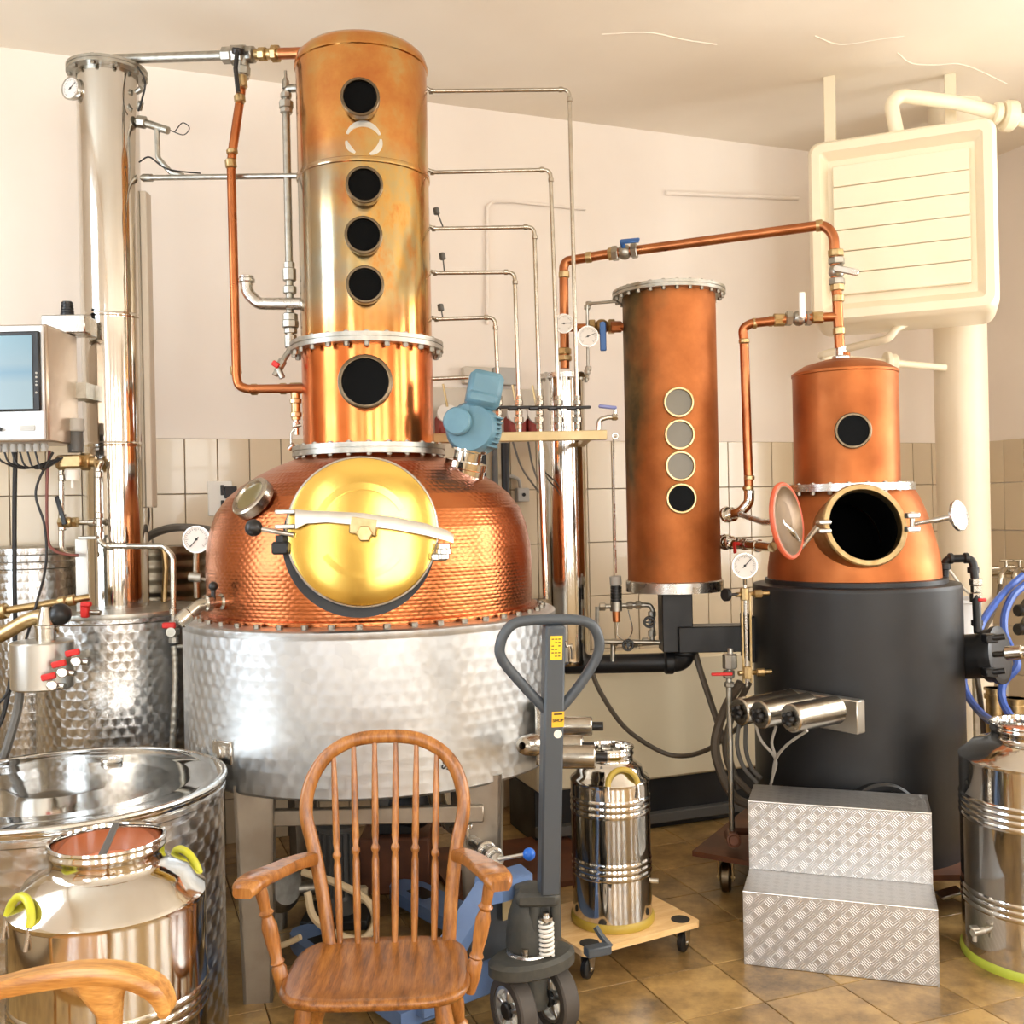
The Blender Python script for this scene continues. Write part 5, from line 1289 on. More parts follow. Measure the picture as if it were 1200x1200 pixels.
hose('thin brown cable along the bypass pipe', [(58, 528, 3.93), (55, 570, 3.92), (56, 630, 3.92), (64, 645, 3.92), (80, 650, 3.93), (92, 651, 3.94)], 0.006, 'cable_brown', 'cable', 'cable')

# ================================================================== CONTROL CABINET
cx1 = W(55, 450, 3.75).x; zb0, zb1 = W(50, 517, 3.75).z, W(50, 379, 3.75).z
cab = thing('control_cabinet', (cx1-0.25, 3.88, zb0), 'steel control cabinet with light blue touch screen at left', 'cabinet')
MB().box((cx1-0.27, 3.89, (zb0+zb1)/2), (0.54, 0.26, zb1-zb0), None, 0.006).build('body', 'cabinet_side', cab)
MB().box((cx1-0.272, 3.752, (zb0+zb1)/2), (0.525, 0.014, zb1-zb0-0.012), None, 0.005).build('door', 'cabinet_front', cab)
p0, p1 = W(47, 388, 3.74), W(-70, 484, 3.74)
MB().box(((p0.x+p1.x)/2, 3.738, (p0.z+p1.z)/2+0.0), (p0.x-p1.x, 0.016, p0.z-p1.z), None, 0.005).build('bezel', 'black_plastic', cab)
q0, q1 = W(37, 393, 3.73), W(-62, 481, 3.73)
MB().box(((q0.x+q1.x)/2, 3.728, (q0.z+q1.z)/2), (q0.x-q1.x, 0.004, q0.z-q1.z)).build('screen', 'screen', cab)
for k, py in enumerate((437, 442, 447, 451, 460)):
    MB().cyl(W(42.5, py, 3.731), W(42.5, py, 3.726), 0.004, seg=10).build('key', 'plastic_grey', cab)
MB().box(W(32, 501.5, 3.742), (0.055, 0.004, 0.020), None, 0.001).build('name_plate', 'plastic_grey', cab)
MB().cyl(W(0, 503, 3.745), W(0, 503, 3.73), 0.008).build('lock', 'black_plastic', cab)
for k in range(8):
    p = W(-8 + k*9, 520, 3.88 - 0.0); p = V((p.x, 3.86, zb0))
    MB().cyl(p, p - V((0, 0, 0.03)), 0.012, seg=10).cyl(p - V((0, 0, 0.008)), p - V((0, 0, 0.018)), 0.015, seg=6).build('cable_gland', 'plastic_grey', cab)
gt = MB()
for k in range(6):
    a = V((W(-4 + k*9, 520, 3.86).x, 3.86, zb0-0.03)); b = W(60 + k*3, 540-k, 3.93)
    gt.tube(spline([a, a + V((0.02, 0, -0.035-0.006*k)), (a+b)/2 + V((0, 0, -0.045)), b], 5), 0.004, 6)
gt.build('cable_bundle', 'cable_black', cab, kind='stuff')
MB().box((cx1-0.02, 4.0, zb1+0.034), (0.17, 0.12, 0.070), None, 0.004).build('top_bracket', 'steel', cab)
pb = W(79, 370, 4.02); bm__ = MB()
for k in range(5): bm__.cyl(pb + V((0, 0, k*0.011)), pb + V((0, 0, k*0.011+0.008)), 0.026 - k*0.001)
bm__.cyl(pb - V((0, 0, 0.01)), pb + V((0, 0, 0.055)), 0.019); bm__.lathe([(0.033, 0), (0.033, 0.008), (0, 0.008)], pb - V((0, 0, 0.01)))
bm__.build('beacon', 'black_plastic', cab)
MB().box((cx1-0.02, 4.06, (zb0+zb1)/2), (0.12, 0.12, 0.06)).build('column_mount', 'galvanised', cab)
# white wall socket plate, junction boxes, water meters
def on_wall(px, py, off=0.0):
    d = W(px, py, 1.0) - V((0, 0, CAMZ)); o = V((0, 0, CAMZ))
    n = E2; t = ((CORNER + E2*(0.014+off)) - o).dot(n)/d.dot(n)
    return o + d*t
p = on_wall(258, 584); sp_ = MB().box(p, (0.115, 0.02, 0.17), RM, 0.004).build('socket_plate', 'plastic_white', None, 'white switch plate on the tiles left of the dome', 'switch')
for dz in (0.04, -0.035): MB().box(p + E2*0.011 + V((0.01, 0, dz)), (0.016, 0.008, 0.05), RM, 0.002).build('rocker', 'black_plastic', sp_)
p = on_wall(270, 577); MB().box(p + E2*0.004, (0.06, 0.03, 0.06), RM, 0.003).build('cable_duct', 'black_plastic', None, 'black block behind the sight glass on the wall', 'box')
for (px, py, w, h, m_, lab) in ((557, 441, 0.16, 0.09, 'box_grey', 'left of two beige junction boxes above the valve row'), (590, 442, 0.14, 0.095, 'plastic_grey', 'right of two beige junction boxes above the valve row'), (610, 580, 0.07, 0.075, 'plastic_grey', 'small grey junction box low on the tiles behind the dome')):
    p = on_wall(px, py); b = MB().box(p + E2*0.022, (w, 0.05, h), RM, 0.005).build('junction_box', m_, None, lab, 'box')
    if px == 610:
        MB().cyl(p + E2*0.046, p + E2*0.052, 0.01).build('button', 'black_plastic', b)
p0_ = on_wall(598, 558); p1_ = on_wall(608, 572)
MB().tube([on_wall(590, 558, 0.0) + E2*0.02, p0_ + E2*0.02, on_wall(607, 562) + E2*0.02, p1_ + E2*0.02], 0.01, 8, fil=0.03).build('conduit', 'plastic_grey', None, 'short bent grey conduit into the small junction box', 'conduit')
pn = on_wall(575, 485); mp = MB().box(pn + E2*0.012, (0.72, 0.012, 0.27), RM, 0.003).build('meter_panel', 'box_grey', None, 'pale wall panel carrying the row of water meters', 'panel')
for (px, lab) in ((518, 'water meter with red base between copper column and blue motor'), (598, 'water meter with red base between the two left valves'), (621, 'water meter with red base between the second and third valve')):
    p = on_wall(px, 500) + E2*0.07
    wm = MB().box(p, (0.10, 0.09, 0.10), RM, 0.01).build('water_meter', 'water_red', None, lab, 'meter', 'water meters behind the valve row')
    c = p + V((0, 0, 0.055)) + E2*0.03
    MB().lathe([(0, -0.02), (0.052, -0.02), (0.056, 0.0), (0.056, 0.012), (0, 0.014)], c, E2*1.0 + V((0, 0, 0.35)), 24).build('dial_cap', 'dial_white', wm)
    MB().cyl(c + V((0, 0, 0.04)), c + V((-0.02, 0, 0.16)), 0.006, seg=8).build('stem', 'brass_worn', wm)
for i_, (px, lab) in enumerate(((560, 'left'), (575, 'middle'), (587, 'right'))):
    p = on_wall(px, 520) + E2*0.06; q = V((p.x, p.y, W(px, 600, 5.3).z))
    MB().cyl(q, p, 0.022 if i_ != 1 else 0.016, seg=12).build('supply_tube', 'cable_black' if i_ != 1 else 'grey_hose', None, '%s upright supply tube under the water meters' % lab, 'tube', 'supply tubes under the water meters')
for i_, (a, b, lab) in enumerate((((601, 518), (634, 580), 'left'), ((619, 518), (634, 572), 'right'))):
    MB().tube(spline([W(a[0], a[1], 4.9), W((a[0]*2+b[0])/3, (a[1]+b[1])/2, 4.85), W(b[0], b[1], 4.5)], 8), 0.005, 8).build('cable', 'grey_hose', None, '%s thin grey cable slanting below the cream rail' % lab, 'cable', 'thin cables below the rail')
for (pts, lab) in (([(571, 380), (571, 242), (578, 236), (600, 236), (686, 245)], 'pale conduit bending along the upper plaster wall'),):
    MB().tube([on_wall(*p) for p in pts], 0.009, 8, fil=0.03).build('conduit', 'plaster', None, lab, 'conduit')
MB().tube([on_wall(780, 226), on_wall(935, 232)], 0.014, 8).build('conduit', 'plaster', None, 'faint level conduit on the wall left of the air heater', 'conduit')

# ================================================================== FOREGROUND DRUM WITH POLISHED LID
QX, QY, QZ = -1.376, 3.10, 0.806; QR = 0.477
dr = thing('steel_drum', (QX, QY, 0), 'wide steel drum with mirror lid behind the large milk can', 'drum')
MB().lathe([(0, 0), (QR-0.015, 0), (QR-0.01, 0.01), (QR-0.01, QZ-0.05), (QR-0.003, QZ-0.045), (QR-0.003, QZ-0.03), (QR-0.01, QZ-0.026)], (QX, QY, 0), seg=80).build('drum_body', 'scale_steel', dr)
ld_ = MB().lathe([(QR-0.01, QZ-0.028), (QR-0.002, QZ-0.022), (QR, QZ-0.008), (QR-0.005, QZ), (QR-0.02, QZ+0.001), (QR-0.045, QZ-0.004), (QR-0.06, QZ-0.009), (QR-0.10, QZ-0.006), (QR-0.17, QZ-0.010), (0.15, QZ-0.002), (0.0, QZ)], (QX, QY, 0), seg=96).build('drum_lid', 'steel_lid', dr, ang=60)
MB().torus((QX, QY, QZ-0.004), (0, 0, 1), QR-0.006, 0.009, 96, 8).build('rim_bead', 'steel', ld_)
hp_ = V((QX + 0.03, QY + 0.30, QZ-0.008))
MB().lathe([(0.012, 0), (0.033, 0), (0.036, 0.006), (0.033, 0.012), (0.018, 0.012), (0.016, 0.004)], hp_, seg=24).build('bung_ring', 'steel', ld_)
MB().cyl(hp_ + V((0, 0, 0.002)), hp_ + V((0, 0, 0.005)), 0.017).build('bung_hole', 'hole_shade', ld_)  # flat black disc imitates the dark of the hole

# ================================================================== MILK CANS
def milk_can(label, x, y, z0, r, H, hs, nr, handles, rim, ribs, group='polished steel milk cans', mouth_disc=None, tap=None, hm='yellow_green', ribr=0.004):
    """H total height, hs shoulder height, nr neck radius"""
    t = thing('milk_can', (x, y, z0), label, 'milk can', group)
    prof = [(0, 0.006), (r-0.012, 0.006), (r, 0.02)]
    for (za, k) in ribs:
        for j in range(k):
            z = za + j*0.022
            prof += [(r, z-0.010), (r+ribr*0.6, z-0.006), (r+ribr, z), (r+ribr*0.6, z+0.006), (r, z+0.010)]
    prof += [(r, hs-0.012), (r+0.002, hs-0.004), (r-0.003, hs+0.004), (r-0.02, hs+0.016), (r*0.82, hs+(H-hs)*0.36), (nr+0.012, hs+(H-hs)*0.50), (nr+0.002, hs+(H-hs)*0.56), (nr, hs+(H-hs)*0.62), (nr, H-0.03), (nr+0.004, H-0.024), (nr+0.004, H-0.018), (nr+0.001, H-0.014), (nr+0.001, H-0.008), (nr+0.006, H-0.004), (nr+0.004, H+0.002), (nr-0.003, H), (nr-0.006, H-0.01), (nr-0.006, hs+(H-hs)*0.45)]
    MB().lathe(prof, (x, y, z0), seg=80).build('can_body', 'steel_mirror', t, ang=45)
    MB().lathe([(r-0.01, 0), (r+0.006, 0), (r+0.008, 0.008), (r+0.007, 0.024), (r+0.002, 0.03), (r-0.004, 0.03)], (x, y, z0), seg=64).build('base_rim', rim, t)
    for (ang, sz) in handles:
        a = math.radians(ang); d = V((math.cos(a), math.sin(a), 0)); s = V((-d.y, d.x, 0))
        c = V((x, y, z0 + hs)) + d*(r-0.012)
        P = [c + s*sz*math.cos(q)*0.9 + V((0, 0, sz*0.85*math.sin(q))) + d*(-0.012*math.sin(q)) for q in [PI*k/14 for k in range(15)]]
        h = MB().tube(P, 0.010, 10).build('handle', hm, t)
        for e in (P[0], P[-1]): MB().cyl(e - V((0, 0, 0.05)) + d*0.012, e + V((0, 0, 0.012)), 0.005).build('handle_lug', 'steel', h)
    if mouth_disc:
        MB().lathe([(0, hs+(H-hs)*0.46), (nr-0.0065, hs+(H-hs)*0.46), (nr-0.0065, hs+(H-hs)*0.49), (0, hs+(H-hs)*0.49)], (x, y, z0), seg=40).build('inside', mouth_disc, t)  # flat disc across the neck; orange ones paint a coppery glow
    if tap:
        a = math.radians(tap[0]); d = V((math.cos(a), math.sin(a), 0)); c = V((x, y, z0+tap[1])) + d*r
        MB().cyl(c - d*0.01, c + d*0.05, 0.012, seg=12).cyl(c + d*0.04 - V((0, 0, 0.03)), c + d*0.04, 0.008).box(c + d*0.04 + V((0, 0, 0.016)), (0.03, 0.03, 0.01), None, 0.003).build('spigot', 'bar_metal', t)
    return t
fc_ = W(126, 1000, 2.5)
big_can = milk_can('large milk can with yellow handles standing before the wide drum', fc_.x, 2.5, 0, 0.228, 0.825, 0.69, 0.132, ((230, 0.062), (50, 0.062)), 'green_rim', ((0.42, 3), (0.16, 3)), mouth_disc='orange_glow')
MB().box((fc_.x+0.005, 2.5, 0.822), (0.018, 0.262, 0.008), Matrix.Rotation(0.25, 3, 'Z'), 0.003).build('strap', 'plastic_dark', big_can)
milk_can('milk can with lime base rim at the right edge', 1.825, 3.6, 0, 0.252, 0.82, 0.705, 0.145, ((262, 0.06), (80, 0.06)), 'green_rim', ((0.50, 4), (0.20, 3)), mouth_disc='orange_glow', tap=(200, 0.13))
DZ = 0.118
can3 = milk_can('small milk can standing on the plywood dolly', 0.335, 3.72, DZ, 0.143, 0.625, 0.515, 0.085, ((285, 0.062), (105, 0.05)), 'olive_rim', ((0.405, 3), (0.185, 3)), mouth_disc='steel_brushed', hm='olive_rim', ribr=0.003)
tp_ = V((0.335+0.14, 3.72-0.02, DZ+0.14)); MB().cyl(tp_, tp_ + V((0.025, -0.005, 0)), 0.009).build('spigot', 'bar_metal', can3)
# ================================================================== PLYWOOD DOLLY
ed = math.atan2(0.24, 0.44)
dol = thing('plywood_dolly', (0.334, 3.735, 0), 'plywood dolly on black casters under the small milk can', 'dolly', rotz=ed, local=True)
DWI, DDE = 0.50, 0.40
MB().prism(rrect(DWI, DDE, 0.02, 3), DZ-0.022, DZ-0.001).build('board', 'plywood', dol)
for sx in (-1, 1):
    for sy in (-1, 1):
        p = V((sx*(DWI/2-0.055), sy*(DDE/2-0.05), DZ-0.001))
        MB().cyl(p, p + V((0, 0, 0.002)), 0.034, seg=24).build('rubber_pad', 'rubber', dol)
        caster(dol, (p.x+0.01*sx, p.y, 0.036), 0.036, 0.5, 'black_plastic', 'aluminium', top=DZ-0.022)

# ================================================================== PALLET TRUCK
tk_ = thing('pallet_truck', (0.05, 3.13, 0), 'grey-handled blue pallet truck with a SHOP sticker', 'pallet truck')
WAX = V((0.86, 0.51, 0)).normalized()
wm_ = V((0.037, 3.13, 0))
for s in (-1, 1):
    c = wm_ + WAX*s*0.075 + V((0, 0, 0.1))
    w_ = MB().lathe([(0.072, -0.028), (0.095, -0.028), (0.1, -0.022), (0.1, 0.022), (0.095, 0.028), (0.072, 0.028), (0.072, -0.028)], c, WAX, 40).build('steer_wheel', 'tyre', tk_)
    hb_ = MB().lathe([(0, -0.018), (0.024, -0.018), (0.026, -0.008), (0.058, -0.008), (0.062, -0.024), (0.074, -0.024), (0.074, 0.024), (0.062, 0.024), (0.058, 0.008), (0, 0.008)], c, WAX, 36)
    M3 = frame(WAX)
    for k in range(5):
        q = 2*PI*k/5 + 0.3; hb_.box(c - WAX*0.012 + M3 @ V((0.042*math.cos(q), 0.042*math.sin(q), 0)), (0.045, 0.014, 0.02), M3 @ Matrix.Rotation(q, 3, 'Z'), 0.003)
    hb_.build('hub', 'aluminium', w_)
    MB().cyl(c - WAX*0.032, c - WAX*0.014, 0.026, seg=20, bev=0.004).build('axle_cap', 'black_plastic', w_)
MB().cyl(wm_ + WAX*-0.09 + V((0, 0, 0.1)), wm_ + WAX*0.09 + V((0, 0, 0.1)), 0.014).cyl(wm_ + V((0, 0, 0.09)), wm_ + V((0, 0, 0.23)), 0.04).build('axle', 'truck_cast', tk_)
# steering plate casting
def oval(cx, cy, a, b, ang, z, n=28):
    return [V((cx, cy, z)) + Matrix.Rotation(ang, 3, 'Z') @ V((a*math.cos(2*PI*k/n), b*math.sin(2*PI*k/n), 0)) for k in range(n)]
aw = math.atan2(WAX.y, WAX.x)
px_, py_ = wm_.x - 0.005, wm_.y - 0.01
MB().loft([oval(px_, py_, 0.125, 0.075, aw, 0.205), oval(px_, py_, 0.145, 0.09, aw, 0.215), oval(px_, py_, 0.145, 0.09, aw, 0.245), oval(px_, py_, 0.13, 0.078, aw, 0.256)]).build('steering_plate', 'truck_cast', tk_)
pb_ = V((wm_.x - 0.005, wm_.y + 0.03, 0))
MB().lathe([(0.075, 0.25), (0.08, 0.27), (0.078, 0.30), (0.070, 0.36), (0.056, 0.40), (0.05, 0.42), (0.05, 0.445), (0, 0.45)], pb_, seg=32).box(pb_ + V((0.02, -0.05, 0.43)), (0.13, 0.07, 0.045), None, 0.012).cyl(pb_ + V((0.075, -0.045, 0.30)), pb_ + V((0.075, -0.045, 0.46)), 0.016).cyl(pb_ + V((0.012, -0.055, 0.25)), pb_ + V((0.012, -0.055, 0.44)), 0.018).build('pump_body', 'truck_cast', tk_)
MB().torus(pb_ + V((-0.01, -0.03, 0.258)), (0, 0, 1), 0.06, 0.008, 32, 8).build('bearing_ring', 'steel', tk_)
MB().cyl(pb_ + V((-0.02, -0.078, 0.258)), pb_ + V((-0.02, -0.078, 0.285)), 0.011).build('grease_nipple', 'nickel', tk_)
sc0 = pb_ + V((0.045, -0.075, 0.262))
MB().tube([sc0 + V((0.019*math.cos(k*0.5), 0.019*math.sin(k*0.5), 0.105*k/96)) for k in range(97)], 0.0052, 7).build('pump_spring', 'plastic_white', tk_)
MB().cyl(sc0, sc0 + V((0, 0, 0.13)), 0.010).cyl(sc0 + V((0, 0, 0.108)), sc0 + V((0, 0, 0.118)), 0.021, seg=20).build('pump_piston', 'steel', tk_)
# handle column
hb0 = W(643, 1046, 3.06); hb1 = W(649, 732, 3.00)
hd = (hb1-hb0).normalized(); hnrm = V((0.22, -1, 0.0)); hnrm = (hnrm - hd*hnrm.dot(hd)).normalized(); hxx = hd.cross(hnrm)*-1
hxx = hnrm.cross(hd)*-1 if (hnrm.cross(hd)).x > 0 else hnrm.cross(hd)
hxx = hxx if hxx.x > 0 else -hxx
hrotm = Matrix((hxx, -hnrm, hd)).transposed()
hl = (hb1-hb0).length
hcol = MB().box((hb0+hb1)/2, (0.060, 0.055, hl), hrotm, 0.006).build('handle_column', 'truck_grey', tk_)
def hpt(px, py): # on handle plane
    o = V((0, 0, CAMZ)); d = W(px, py, 1.0)-o; t = (hb1-o).dot(hnrm)/d.dot(hnrm); return o + d*t
loop = [hpt(640, 832), hpt(612, 802), hpt(588, 772), hpt(587, 752), hpt(597, 735), hpt(612, 728), hpt(648, 726), hpt(680, 727), hpt(695, 734), hpt(702, 750), hpt(700, 768), hpt(684, 796), hpt(664, 822), hpt(654, 832)]
MB().tube(spline(loop, 5), 0.0155, 14).build('grip_loop', 'truck_grey', tk_)
def sticker(name, px, py, w, h, m):
    c = hpt(px, py) + hnrm*0.0282
    return MB().box(c, (w, 0.0012, h), hrotm).build(name, m, hcol), c
st1, c1 = sticker('warning_label', 649, 757, 0.036, 0.070, 'yellow_label')
for k in range(6):
    for j in range(3):
        if (k*3+j) % 4 != 3:
            MB().box(c1 + hd*(0.026-k*0.0100) + hxx*(-0.011+j*0.010) + hnrm*0.0009, (0.007, 0.0008, 0.003), hrotm).build('print', 'ink', st1)
st2, c2 = sticker('shop_label', 651, 840, 0.037, 0.046, 'orange_label')
text('lettering', 'SHOP', 0.0132, facing(c2 + hnrm*0.0012 - hd*0.003, hnrm, hd), 'ink', st2)
MB().box(c2 + hd*0.016 + hnrm*0.0009, (0.026, 0.0008, 0.004), hrotm).build('print', 'ink', st2)
c = hpt(651, 857) + hnrm*0.0276
MB().cyl(c, c + hnrm*0.0012, 0.0125, seg=24).build('round_sticker', 'tape_white', hcol)
MB().tube([hpt(662, 752) , hpt(664, 757), hpt(669, 756), hpt(671, 762), hpt(671, 772)], 0.006, 8).build('release_lever', 'nickel', tk_)
# blue fork frame
FD = V((-0.62, 0.785, 0)).normalized(); FX = V((0.785, 0.62, 0)).normalized()
ft0 = wm_ + FD*0.10
frot = Matrix((FX, FD, V((0, 0, 1)))).transposed()
def fp(x, y, z): return ft0 + FX*x + FD*y + V((0, 0, z))
fr_ = MB()
fr_.loft([[fp(-0.06, -0.03, 0.46), fp(0.06, -0.03, 0.46), fp(0.09, 0.07, 0.46), fp(-0.09, 0.07, 0.46)], [fp(-0.06, -0.03, 0.40), fp(0.06, -0.03, 0.40), fp(0.10, 0.08, 0.36), fp(-0.10, 0.08, 0.36)]])
for s in (-1, 1):
    fr_.loft([[fp(s*0.05, 0.0, 0.45), fp(s*0.09, 0.06, 0.45), fp(s*0.10, 0.08, 0.40), fp(s*0.05, 0.02, 0.40)], [fp(s*0.22, 0.10, 0.16), fp(s*0.30, 0.14, 0.16), fp(s*0.30, 0.16, 0.06), fp(s*0.22, 0.12, 0.06)]])
fr_.box(fp(0, 0.12, 0.12), (0.56, 0.05, 0.12), frot, 0.006)
fr_.build('fork_frame', 'truck_blue', tk_)
MB().box(fp(0, 0.09, 0.27), (0.20, 0.012, 0.18), frot, 0.003).build('frame_panel', 'truck_grey', tk_)
MB().box(fp(0.06, 0.07, 0.33), (0.09, 0.006, 0.07), frot).build('type_plate', 'bracket_cream', tk_)
for s in (-1, 1):
    L = 0.98 if s > 0 else 0.82
    pts = [(-0.075, 0.0), (0.075, 0.0), (0.075, L-0.10), (0.06, L-0.04), (0.03, L-0.005), (0, L), (-0.03, L-0.005), (-0.06, L-0.04), (-0.075, L-0.10)]
    M4f = frot.to_4x4(); M4f.translation = fp(s*0.26, 0.13, 0)
    fk = MB().prism(pts, 0.035, 0.085, M4f).build('fork', 'truck_blue', tk_)
    MB().box(fp(s*0.26, 0.13+L-0.19, 0.0862), (0.07, 0.12, 0.002), frot).build('roller_slot', 'black_plastic', fk)
    MB().cyl(fp(s*0.26-0.04, 0.13+L-0.19, 0.037), fp(s*0.26+0.04, 0.13+L-0.19, 0.037), 0.036, seg=20).build('load_roller', 'tyre', fk)
gp = [W(698, 1086, 3.33), W(704, 1096, 3.32), W(716, 1110, 3.30), W(690, 1112, 3.28)]
MB().tube(gp[:3], 0.011, 6).box(gp[2] + V((-0.045, -0.02, 0)), (0.085, 0.04, 0.03), Matrix.Rotation(0.4, 3, 'Z'), 0.004).build('foot_guard', 'truck_grey', tk_)

# ================================================================== WINDSOR CHAIR
chair = thing('windsor_chair', (-0.365, 2.62, 0), 'brown spindle-back wooden armchair facing the camera', 'chair', rotz=0.02, local=True)
SH = 0.445
def seat_ring(k, z, n=56):
    o = []
    for i in range(n):
        a = 2*PI*i/n; c, s = math.cos(a), math.sin(a)
        e = 0.52
        x = (abs(c)**e)*(1 if c > 0 else -1); y = (abs(s)**e)*(1 if s > 0 else -1)
        w = 0.245 - 0.025*(y*0.5+0.5)
        o.append(V((x*w*k, y*0.195*k, z)))
    return o
MB().loft([seat_ring(0.86, SH-0.034), seat_ring(0.97, SH-0.024), seat_ring(1.0, SH-0.012), seat_ring(0.985, SH-0.003), seat_ring(0.94, SH), seat_ring(0.8, SH-0.006), seat_ring(0.5, SH-0.012), seat_ring(0.1, SH-0.013)]).build('seat', 'wood_seat', chair, ang=60)
def back_pt(x, h): # local point on the reclining back plane, h above the seat
    return V((x, 0.165 + h*0.20, SH + h))
HB = 0.530
bow = []
for (x, h) in ((-0.150, -0.01), (-0.172, 0.12), (-0.198, 0.24), (-0.2195, 0.32), (-0.216, 0.385), (-0.192, 0.445), (-0.150, 0.492), (-0.085, 0.522), (0.0, HB), (0.085, 0.522), (0.150, 0.492), (0.192, 0.445), (0.214, 0.385), (0.2165, 0.32), (0.198, 0.24), (0.182, 0.12), (0.172, -0.01)):
    bow.append(back_pt(x, h))
P = spline(bow, 5)
rings = []
for i, p in enumerate(P):
    t_ = (P[min(i+1, len(P)-1)]-P[max(i-1, 0)]).normalized()
    bn = V((0, 1, -0.2)).normalized(); sd = t_.cross(bn).normalized(); bn = sd.cross(t_)
    w_, d_ = 0.020, 0.0145
    rings.append([p + sd*w_*math.cos(q)*(1 if abs(math.cos(q)) < 0.9 else 0.95) + bn*d_*math.sin(q) for q in [2*PI*k/10 for k in range(10)]])
MB().loft(rings).build('bow', 'wood_turned', chair, ang=60)
def turned(p0, p1, r, name, parent, m='wood_turned', prof=None):
    p0, p1 = V(p0), V(p1); L = (p1-p0).length
    prof = prof or [(0.75, 0.0), (1.0, 0.18), (0.95, 0.40), (0.72, 0.435), (1.12, 0.45), (1.12, 0.465), (0.72, 0.48), (0.95, 0.52), (0.85, 0.8), (0.6, 1.0)]
    MB().lathe([(0, 0)] + [(r*a, L*b) for a, b in prof] + [(0, L)], p0, p1-p0, 14).build(name, m, parent)
for (xb, xt, h) in ((-0.123, -0.146, 0.488), (-0.075, -0.090, 0.515), (-0.025, -0.031, 0.525), (0.025, 0.029, 0.525), (0.078, 0.087, 0.515), (0.132, 0.144, 0.488)):
    turned(back_pt(xb, -0.01), back_pt(xt, h), 0.0105, 'spindle', chair)
for s in (-1, 1):
    # arm
    path = [(back_pt(s*0.200, 0.215) + V((0, -0.01, 0)), 0.022, 0.016), (V((s*0.235, 0.13, SH+0.226)), 0.025, 0.015), (V((s*0.270, 0.03, SH+0.238)), 0.032, 0.014), (V((s*0.297, -0.045, SH+0.246)), 0.039, 0.0145), (V((s*0.311, -0.09, SH+0.244)), 0.036, 0.015), (V((s*0.316, -0.112, SH+0.236)), 0.025, 0.012)]
    Pc = spline([p for p, _, _ in path], 5); rings = []
    for i, p in enumerate(Pc):
        u = i/(len(Pc)-1)*(len(path)-1); j = min(int(u), len(path)-2); f = u-j
        hw2 = path[j][1]*(1-f)+path[j+1][1]*f; ht2 = path[j][2]*(1-f)+path[j+1][2]*f
        t_ = (Pc[min(i+1, len(Pc)-1)]-Pc[max(i-1, 0)]); t_.z = 0; t_.normalize(); sd = V((-t_.y, t_.x, 0))
        rings.append([p + sd*x*hw2 + V((0, 0, z*ht2)) for x, z in ((-1, -0.4), (-0.8, -1), (0.8, -1), (1, -0.4), (1, 0.4), (0.8, 1), (-0.8, 1), (-1, 0.4))])
    MB().loft(rings).build('arm', 'wood_turned', chair, ang=50)
    turned((s*0.232, -0.03, SH-0.06), (s*0.293, -0.035, SH+0.238), 0.019, 'arm_post', chair, prof=[(0.7, 0), (1.0, 0.12), (1.0, 0.26), (0.75, 0.29), (1.0, 0.31), (0.75, 0.34), (1.0, 0.5), (1.05, 0.62), (0.7, 0.70), (1.05, 0.73), (0.7, 0.76), (0.85, 0.9), (0.7, 1.0)])
for (sx, sy) in ((-1, -1), (1, -1), (-1, 1), (1, 1)):
    turned((sx*0.225, sy*0.20, 0), (sx*0.165, sy*0.13, SH-0.02), 0.023, 'leg', chair, prof=[(0.6, 0), (0.75, 0.1), (1.0, 0.3), (1.05, 0.42), (0.75, 0.47), (1.1, 0.49), (0.75, 0.52), (1.05, 0.62), (1.0, 0.85), (0.8, 1.0)])
for s in (-1, 1): turned((s*0.205, -0.17, 0.16), (s*0.205, 0.17, 0.16), 0.015, 'stretcher', chair)
turned((-0.205, 0, 0.16), (0.205, 0, 0.16), 0.015, 'stretcher', chair)

